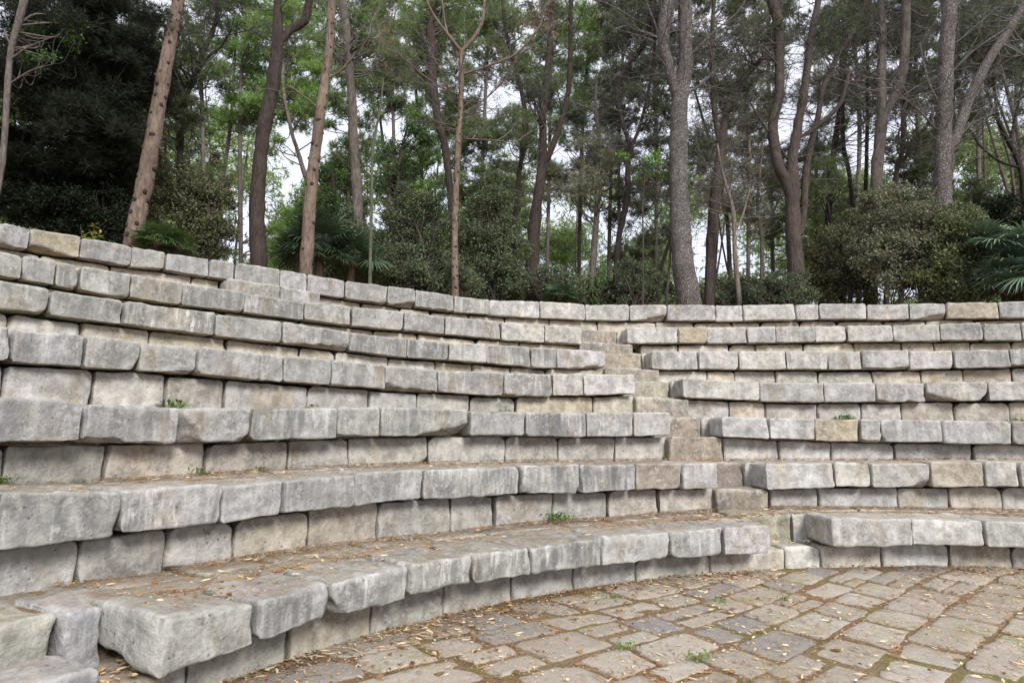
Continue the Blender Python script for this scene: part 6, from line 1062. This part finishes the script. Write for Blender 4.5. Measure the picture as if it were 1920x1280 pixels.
BARK = dict(tan=(.205, .155, .122), dark=(.06, .045, .038), grey=(.16, .138, .12), scaly=(.24, .217, .203), brown=(.085, .067, .057), black=(.04, .031, .026), pale=(.20, .168, .14), green=(.115, .125, .075))
LEAFC = dict(dark=(.085, .105, .065), mid=(.14, .20, .085), bright=(.21, .34, .11), grey=(.19, .20, .15), brown=(.20, .16, .105), deep=(.017, .025, .015), shade=(.021, .028, .018), leafy=(.085, .15, .06), fresh=(.14, .27, .065), olive=(.125, .135, .085), ash=(.15, .16, .12), moss=(.12, .145, .075), bush=(.11, .14, .09))  # shade: the left evergreen's dense shade is put into its leaf colour

def needles_crown(tr, rng, sf):
    """tufts of needles in flattened clumps inside the crown ellipses -> verts, tris, clump centres"""
    Vs, cl = [], []
    far = tr['group'] is not None
    ln, wd, nn = .115 * sf, (.0105 if far else .0085) * sf, 9
    for (cx, cy, cz, rx, rz) in tr['crowns']:
        area = math.pi * rx * rz
        ry = .75 * rx
        nt = int(tr['den'] * (2.4 if far else 2.4) * area / (nn * ln * wd * .3))
        nt = min(nt, 9000 if rx < 2 else 26000)
        if not far and cz > 8.3: nt = int(nt * .4)
        ns = max(5, int(9 + 7 * area))
        ns = min(ns, 60)
        u = rng.normal(size=(ns, 3)); u /= np.linalg.norm(u, axis=1, keepdims=True)
        u *= rng.uniform(.15, 1, (ns, 1)) ** (1 / 2.2)
        sub = np.array([cx, cy, cz]) + u * np.array([rx, ry, rz])
        cl.append(sub)
        w = rng.uniform(.3, 1.6, ns); w /= w.sum()
        who = rng.choice(ns, nt, p=w)
        sg = .95 * math.sqrt(area / ns) * .42
        base = sub[who] + rng.normal(size=(nt, 3)) * np.array([sg, sg, sg * .5])
        out = base - sub[who] + rng.normal(size=(nt, 3)) * .1 + np.array([0, 0, .12])
        out /= np.linalg.norm(out, axis=1, keepdims=True)
        d = out[:, None] * .9 + rng.normal(size=(nt, nn, 3)) * .55
        d /= np.linalg.norm(d, axis=2, keepdims=True)
        s = np.cross(d, rng.normal(size=(nt, nn, 3))); s /= np.maximum(np.linalg.norm(s, axis=2, keepdims=True), 1e-6)
        L = ln * rng.uniform(.7, 1.25, (nt, nn, 1))
        b = base[:, None] + d * .01
        Vs.append(np.stack([b - s * wd / 2, b + s * wd / 2, b + d * L], 2).reshape(-1, 3))
    V = np.concatenate(Vs); T = np.arange(len(V)).reshape(-1, 3)
    return V, T, np.concatenate(cl)

def leaves_crown(tr, rng, sf):
    Vs, cl = [], []
    ln, wd = .055 * sf, .028 * sf
    for (cx, cy, cz, rx, rz) in tr['crowns']:
        area = math.pi * rx * rz; ry = .8 * rx
        nt = min(int(tr['den'] * 3.2 * area / (ln * wd * .4)), 30000)
        ns = min(max(6, int(10 + 12 * area)), 110)
        u = rng.normal(size=(ns, 3)); u /= np.linalg.norm(u, axis=1, keepdims=True)
        u *= rng.uniform(.1, 1, (ns, 1)) ** (1 / 2.6)
        sub = np.array([cx, cy, cz]) + u * np.array([rx, ry, rz]); cl.append(sub)
        w = rng.uniform(.3, 1.6, ns); w /= w.sum(); who = rng.choice(ns, nt, p=w)
        sg = math.sqrt(area / ns) * .42
        base = sub[who] + rng.normal(size=(nt, 3)) * np.array([sg, sg, sg * .7])
        d = base - sub[who]; d = d / np.maximum(np.linalg.norm(d, axis=1, keepdims=True), 1e-6) * .5 + rng.normal(size=(nt, 3)) * .6
        d /= np.linalg.norm(d, axis=1, keepdims=True)
        s = np.cross(d, rng.normal(size=(nt, 3)) + np.array([0, 0, 1.2])); s /= np.maximum(np.linalg.norm(s, axis=1, keepdims=True), 1e-6)
        k = rng.uniform(.65, 1.3, (nt, 1))
        L, W = ln * k, wd * k
        Vs.append(np.stack([base, base + d * L * .45 + s * W / 2, base + d * L, base + d * L * .45 - s * W / 2], 1).reshape(-1, 3))
    V = np.concatenate(Vs); Q = np.arange(len(V)).reshape(-1, 4)
    return V, Q, np.concatenate(cl)

def dead_branch(mb, p, d, length, r, rng, depth=0):
    n = 6; pts = [(*p, r)]
    q = np.array(p); d = np.array(d, float); d /= np.linalg.norm(d)
    for i in range(n):
        d = d + rng.normal(size=3) * .16 + np.array([0, 0, .04])
        d /= np.linalg.norm(d)
        q = q + d * length / n
        pts.append((*q, r * (1 - (i + 1) / (n + .6))))
        if depth < 2 and rng.rand() < (.75 if depth == 0 else .4):
            s = d + rng.normal(size=3) * .65
            dead_branch(mb, q, s, length * rng.uniform(.3, .6), r * .55 * (1 - i / (n + 1)), rng, depth + 1)
    v, f = tube(pts, 4, 1, smooth=False); mb.add(v, f)

NT = [0]
def build_tree(tr):
    NT[0] += 1; seed = NT[0] * 7
    rng = np.random.RandomState(seed)
    tk = tr['trunk']; base = tk[0][:3]
    o0 = Vector(base)
    simple = tr['cat'] == 'pole'
    isb = tr['cat'] == 'bush'
    mat = M['scaly'] if tr['bark'] == 'scaly' else M['bark']
    dist = math.hypot(base[0], base[1])
    mb = MB()
    big = max(p[3] for p in tk)
    v, q = tube(tk, 16 if big > .12 else 9, 7, .13 if not simple else .02, seed); mb.add(v, q)
    if tr['knobs']:
        C = catmull(tk, 40); acc = 0.; rg = random.Random(seed)
        for i in range(1, len(C)):
            acc += np.linalg.norm(C[i, :3] - C[i - 1, :3])
            if acc > .17 / tr['knobs'] ** .3:
                acc = 0; r = C[i, 3]
                for j in range(5):
                    if rg.random() < .35 + .4 * tr['knobs']:
                        a = 6.283 * (j + rg.random()) / 5
                        c = C[i, :3] + np.array([math.cos(a) * r * .92, math.sin(a) * r * .92, rg.uniform(-.03, .03)])
                        bv, bq, bt = blob(c, r * rg.uniform(.15, .27) + .007); mb.add(bv, bq, bt, 1)
    if simple:
        o = mb.build(tr['name'], [mat, M['knot']], origin=base); o.color = (*BARK[tr['bark']], 1)
        return tag(o, tr['label'], tr['cat'], tr['group'])
    root = tag(empty(tr['name'], base), tr['label'], tr['cat'], tr['group'])
    col = BARK[tr['bark']]
    def part(mb, name, mats, color, org=base):
        o = mb.build(name, mats, root, origin=org); o.location = Vector(org) - o0
        o.color = (*color, 1); return o
    part(mb, 'stem' if isb else 'trunk', [mat, M['knot']], col)
    for l in tr['limbs']:
        mb = MB(); v, q = tube(l, 12 if max(p[3] for p in l) > .06 else 7, 6, .1, seed + 2); mb.add(v, q)
        part(mb, 'limb', [mat], col, l[0][:3])
    tw = MB()
    if tr['dead']:
        C = catmull(tk, 12); ok = [c for c in C if tr['dz'][0] <= c[2] <= tr['dz'][1]]
        for l in tr['limbs']: ok += [c for c in catmull(l, 6) if tr['dz'][0] <= c[2] <= tr['dz'][1] and c[2] < tk[-1][2]]
        for i in range(int(tr['dead'] * 2.4) if ok else 0):
            c = ok[rng.randint(len(ok))]; a = rng.uniform(0, 6.283)
            d = np.array([math.cos(a), math.sin(a) * .7, rng.uniform(-.1, .7)])
            dead_branch(tw, c[:3], d, rng.uniform(.6, 2.3) * (.8 + dist / 40), rng.uniform(.006, .014) * (.7 + dist / 40), rng)
    if tr['crowns']:
        sf = max(1., dist / 13.)
        if tr['fol'] == 'needle':
            V, T, cl = needles_crown(tr, rng, sf); me = mesh_from('crown', V - np.array(base), T, None, [M['needle']], False)
        else:
            V, Q, cl = leaves_crown(tr, rng, sf); me = mesh_from('crown', V - np.array(base), None, Q, [M['leaf']], False)
        o = link(bpy.data.objects.new('foliage' if isb else 'crown', me), root); o.color = (*LEAFC[tr['leaf']], 1)
        # thin boughs from the stems to the clumps
        C = np.concatenate([catmull(tk, 10)] + [catmull(l, 6) for l in tr['limbs']])
        zt = tk[-1][2]
        for c in cl[:: max(1, len(cl) // 70)]:
            dd = np.linalg.norm(C[:, :3] - (c - np.array([0, 0, .5])), axis=1) + np.where(C[:, 2] > c[2] + .3, 1.5, 0)
            s = C[np.argmin(dd)]
            if np.linalg.norm(s[:3] - c) > 4.5: continue
            m = (s[:3] + c) / 2 + rng.normal(size=3) * .12 + np.array([0, 0, -.08])
            r0 = min(s[3] * .35, .022)
            v, q = tube([(*s[:3], r0), (*m, r0 * .7), (*c, r0 * .25)], 5, 4); tw.add(v, q)
    if tw.n:
        part(tw, 'twig_sprays', [M['bark']], tuple(min(.24, .5 * c + .10) for c in col) if tr['dead'] else col)
    return root
for tr in TREES:
    build_tree(tr)

# ------------------------------------------------------------------ fan palms
def frond(mb_list, hub, az, el, plen, flen, rng):
    mb = MB()
    d = np.array([math.cos(az) * math.cos(el), math.sin(az) * math.cos(el), math.sin(el)])
    tip = np.array(hub) + d * plen + np.array([0, 0, -.06 * plen])
    mid = (np.array(hub) + tip) / 2 + np.array([0, 0, .05 * plen])
    v, q = tube([(*hub, .009), (*mid, .007), (*tip, .005)], 5, 3); mb.add(v, q)
    d2 = d + np.array([0, 0, -.25]); d2 /= np.linalg.norm(d2)
    s = np.cross(d2, np.array([0, 0, 1.])); s /= np.linalg.norm(s); up = np.cross(s, d2)
    roll = rng.uniform(-.5, .5); s, up = s * math.cos(roll) + up * math.sin(roll), up * math.cos(roll) - s * math.sin(roll)
    nl = 26
    for i in range(nl):
        a = R_(-118 + 236 * (i + rng.uniform(-.2, .2)) / (nl - 1))
        dir_ = d2 * math.cos(a) + s * math.sin(a)
        side = -d2 * math.sin(a) + s * math.cos(a)
        L = flen * (.72 + .28 * math.cos(a * .6)) * rng.uniform(.9, 1.08); w = L * .034
        droop = rng.uniform(.05, .32)
        row = []
        for t, ww in ((.03, .25), (.4, 1.), (.75, .7), (1., .06)):
            c = tip + dir_ * L * t + up * (.10 * t * L * (1 - t)) - np.array([0, 0, droop * L * t ** 3])
            row += [c - side * w * ww + up * w * ww * .5, c, c + side * w * ww + up * w * ww * .5]
        Q = []
        for r in range(3):
            for cc in range(2):
                b = r * 3 + cc; Q.append((b, b + 1, b + 4, b + 3))
        mb.add(row, Q)
    return mb
for (lab, hue, hubs) in PALMS:
    base = (hubs[0][0], hubs[0][1], GROUND_Z)
    root = tag(empty('fan_palm', base), lab, 'palm', 'fan palms behind the wall')
    col = dict(palm_dark=(.06, .10, .06), palm_bright=(.07, .125, .045), palm_blue=(.135, .205, .15))[hue]
    rng = np.random.RandomState(len(lab))
    for (x, y, z, rp) in hubs:
        mb = MB(); v, q = tube([(x, y, GROUND_Z - .05, .09), (x, y, (GROUND_Z + z) / 2, .085), (x, y, z, .06)], 10, 4, .2, 3); mb.add(v, q)
        o = mb.build('trunk', [M['bark']], root, origin=base); o.location = (0, 0, 0); o.color = (.08, .055, .035, 1)
        for i in range(24):
            az = 6.283 * i / 24 + rng.uniform(-.2, .2); el = rng.uniform(-.25, 1.25)
            mb = frond(None, (x, y, z), az, el, rp * rng.uniform(.4, .62), rp * rng.uniform(.5, .66), rng)
            o = mb.build('frond', [M['palm']], root, smooth=False, origin=base); o.location = (0, 0, 0)
            k = rng.uniform(.75, 1.25); o.color = (col[0] * k, col[1] * k, col[2] * k, 1)

# small plant with yellow leaves over the wall at the left
def sprig(x, y, z, h, label, color):
    base = (x, y, z)
    root = tag(empty('seedling', base), label, 'plant'); rng = np.random.RandomState(3)
    st = MB(); lv = MB()
    for i in range(4):
        a = rng.uniform(0, 6.28); tip = np.array([x + math.cos(a) * h * .3, y + math.sin(a) * h * .2, z + h * rng.uniform(.6, 1)])
        v, q = tube([(*base, .006), (*((np.array(base) + tip) / 2 + rng.normal(size=3) * .02), .004), (*tip, .002)], 5, 4); st.add(v, q)
        for j in range(13):
            c = np.array(base) + (tip - np.array(base)) * rng.uniform(.25, 1) ; d = rng.normal(size=3); d[2] *= .5; d /= np.linalg.norm(d)
            s = np.cross(d, [0, 0, 1.]); s /= np.linalg.norm(s); L = rng.uniform(.05, .09)
            lv.add([c, c + d * L * .5 + s * L * .25, c + d * L + np.array([0, 0, -.01]), c + d * L * .5 - s * L * .25], [(0, 1, 2, 3)])
    o = st.build('stem', [M['bark']], root, origin=base); o.location = (0, 0, 0); o.color = (.15, .14, .06, 1)
    o = lv.build('foliage', [M['leaf']], root, smooth=False, origin=base); o.location = (0, 0, 0); o.color = (*color, 1)
for (th, R, h, lab, c) in SPRIGS:
    p = pol(th, R); sprig(p[0], p[1], float(zint(7, th, 1)) - .06, h, lab, c)

# ------------------------------------------------------------------ the wood beyond, too deep to tell single trees apart
def woodland():
    rng = np.random.RandomState(42); Vs = []
    for i in range(520):
        th = rng.uniform(48, 150); R = rng.uniform(31, 46)
        z = GROUND_Z + (rng.uniform(0, 1) ** 1.25) * 11
        if any(((th - g[0]) / g[2]) ** 2 + ((z - g[1]) / g[3]) ** 2 < 1 for g in SKY_GAPS): continue
        if mnoise.noise(Vector((th * .16, z * .33, 7.))) > (.34 if z < 9 else .16): continue
        rx, rz = rng.uniform(.9, 2.0), rng.uniform(.7, 1.5)
        nt = int(300 * rx * rz)
        c = pol(th, R, z)
        base = c + rng.normal(size=(nt, 3)) * np.array([rx, rx, rz]) * .55
        d = rng.normal(size=(nt, 6, 3)); d /= np.linalg.norm(d, axis=2, keepdims=True)
        s = np.cross(d, rng.normal(size=(nt, 6, 3))); s /= np.linalg.norm(s, axis=2, keepdims=True)
        b = base[:, None] + d * 0
        Vs.append(np.stack([b - s * .03, b + s * .03, b + d * .34], 2).reshape(-1, 3))
    V = np.concatenate(Vs); T = np.arange(len(V)).reshape(-1, 3)
    me = mesh_from('distant_woodland', V, T, None, [M['needle']], False)
    o = link(bpy.data.objects.new('distant_woodland', me)); o.color = (.24, .33, .15, 1)  # lightened green, the haze of distance is put into the colour
    tag(o, 'hazy green foliage of the wood far behind the pines', None, None, 'stuff')
    # far trunks one sees only as thin strokes
    mb = MB()
    for i in range(30):
        th = rng.uniform(50, 148); R = rng.uniform(22, 40); p = pol(th, R, GROUND_Z - .1); r = rng.uniform(.05, .12)
        ln = rng.uniform(-1.2, 1.2)
        pts = [(p[0] + ln * t * t + rng.normal() * .3, p[1], p[2] + 11 * t, r * (1 - .6 * t)) for t in (0, .3, .6, 1)]
        v, q = tube(pts, 6, 4); mb.add(v, q)
    o = mb.build('distant_trunks', [M['bark']]); o.color = (.13, .105, .09, 1)
    tag(o, 'thin far trunks of the wood behind the pines', None, None, 'stuff')
woodland()

# ------------------------------------------------------------------ light
SUN_EL, SUN_AZ = 33, 27        # azimuth off the axis straight behind the camera
w = bpy.data.worlds.new('World'); scene.world = w; w.use_nodes = True
nt = w.node_tree; bg = nt.nodes['Background']
sky = N(nt, 'ShaderNodeTexSky', sky_type='NISHITA'); sky.sun_disc = False
sky.sun_elevation = R_(SUN_EL); sky.sun_rotation = R_(180 + SUN_AZ); sky.air_density = 1.; sky.dust_density = 2.
tc = N(nt, 'ShaderNodeTexCoord')
cl = noise_tex(nt, tc.outputs['Generated'], 2.2, 6, .6)
sxyz = N(nt, 'ShaderNodeSeparateXYZ'); nt.links.new(tc.outputs['Generated'], sxyz.inputs[0])
cloud = mix(nt, ramp(nt, sxyz.outputs[2], .1, .9), (5.6, 6.0, 7.5), (9.6, 9.8, 10.4))
colr = mix(nt, ramp(nt, cl, .30, .52, .7, 1.), sky.outputs[0], cloud)
nt.links.new(colr, bg.inputs['Color']); bg.inputs['Strength'].default_value = .1
sun = bpy.data.lights.new('sun', 'SUN'); sun.energy = 2.7; sun.angle = R_(17); sun.color = (1, .975, .945)
so = link(bpy.data.objects.new('sun', sun))
dirv = Vector((math.sin(R_(SUN_AZ)) * math.cos(R_(SUN_EL)), -math.cos(R_(SUN_AZ)) * math.cos(R_(SUN_EL)), math.sin(R_(SUN_EL))))
so.rotation_euler = dirv.to_track_quat('Z', 'Y').to_euler()

# ------------------------------------------------------------------ camera
cam = bpy.data.cameras.new('camera'); cam.sensor_width = 36; cam.lens = 22.4903
cam.clip_end = 2000; cam.clip_start = .05
co = link(bpy.data.objects.new('camera', cam))
pitch, roll = .1392, -.00671
right = Vector((1, 0, 0)); up = Vector((0, -math.sin(pitch), math.cos(pitch))); fwd = Vector((0, math.cos(pitch), math.sin(pitch)))
c, s = math.cos(roll), math.sin(roll)
rx, ux = right * c - up * s, right * s + up * c
co.matrix_world = Matrix(((rx.x, ux.x, -fwd.x, 0), (rx.y, ux.y, -fwd.y, 0), (rx.z, ux.z, -fwd.z, EYE), (0, 0, 0, 1)))
cam.dof.use_dof = True; cam.dof.focus_distance = 8.5; cam.dof.aperture_fstop = 4.0
scene.camera = co

scene.view_settings.view_transform = 'Standard'; scene.view_settings.look = 'None'
scene.view_settings.exposure = .68; scene.view_settings.gamma = 1
scene.cycles.max_bounces = 6; scene.cycles.diffuse_bounces = 3; scene.cycles.transparent_max_bounces = 4
scene.cycles.use_denoising = True
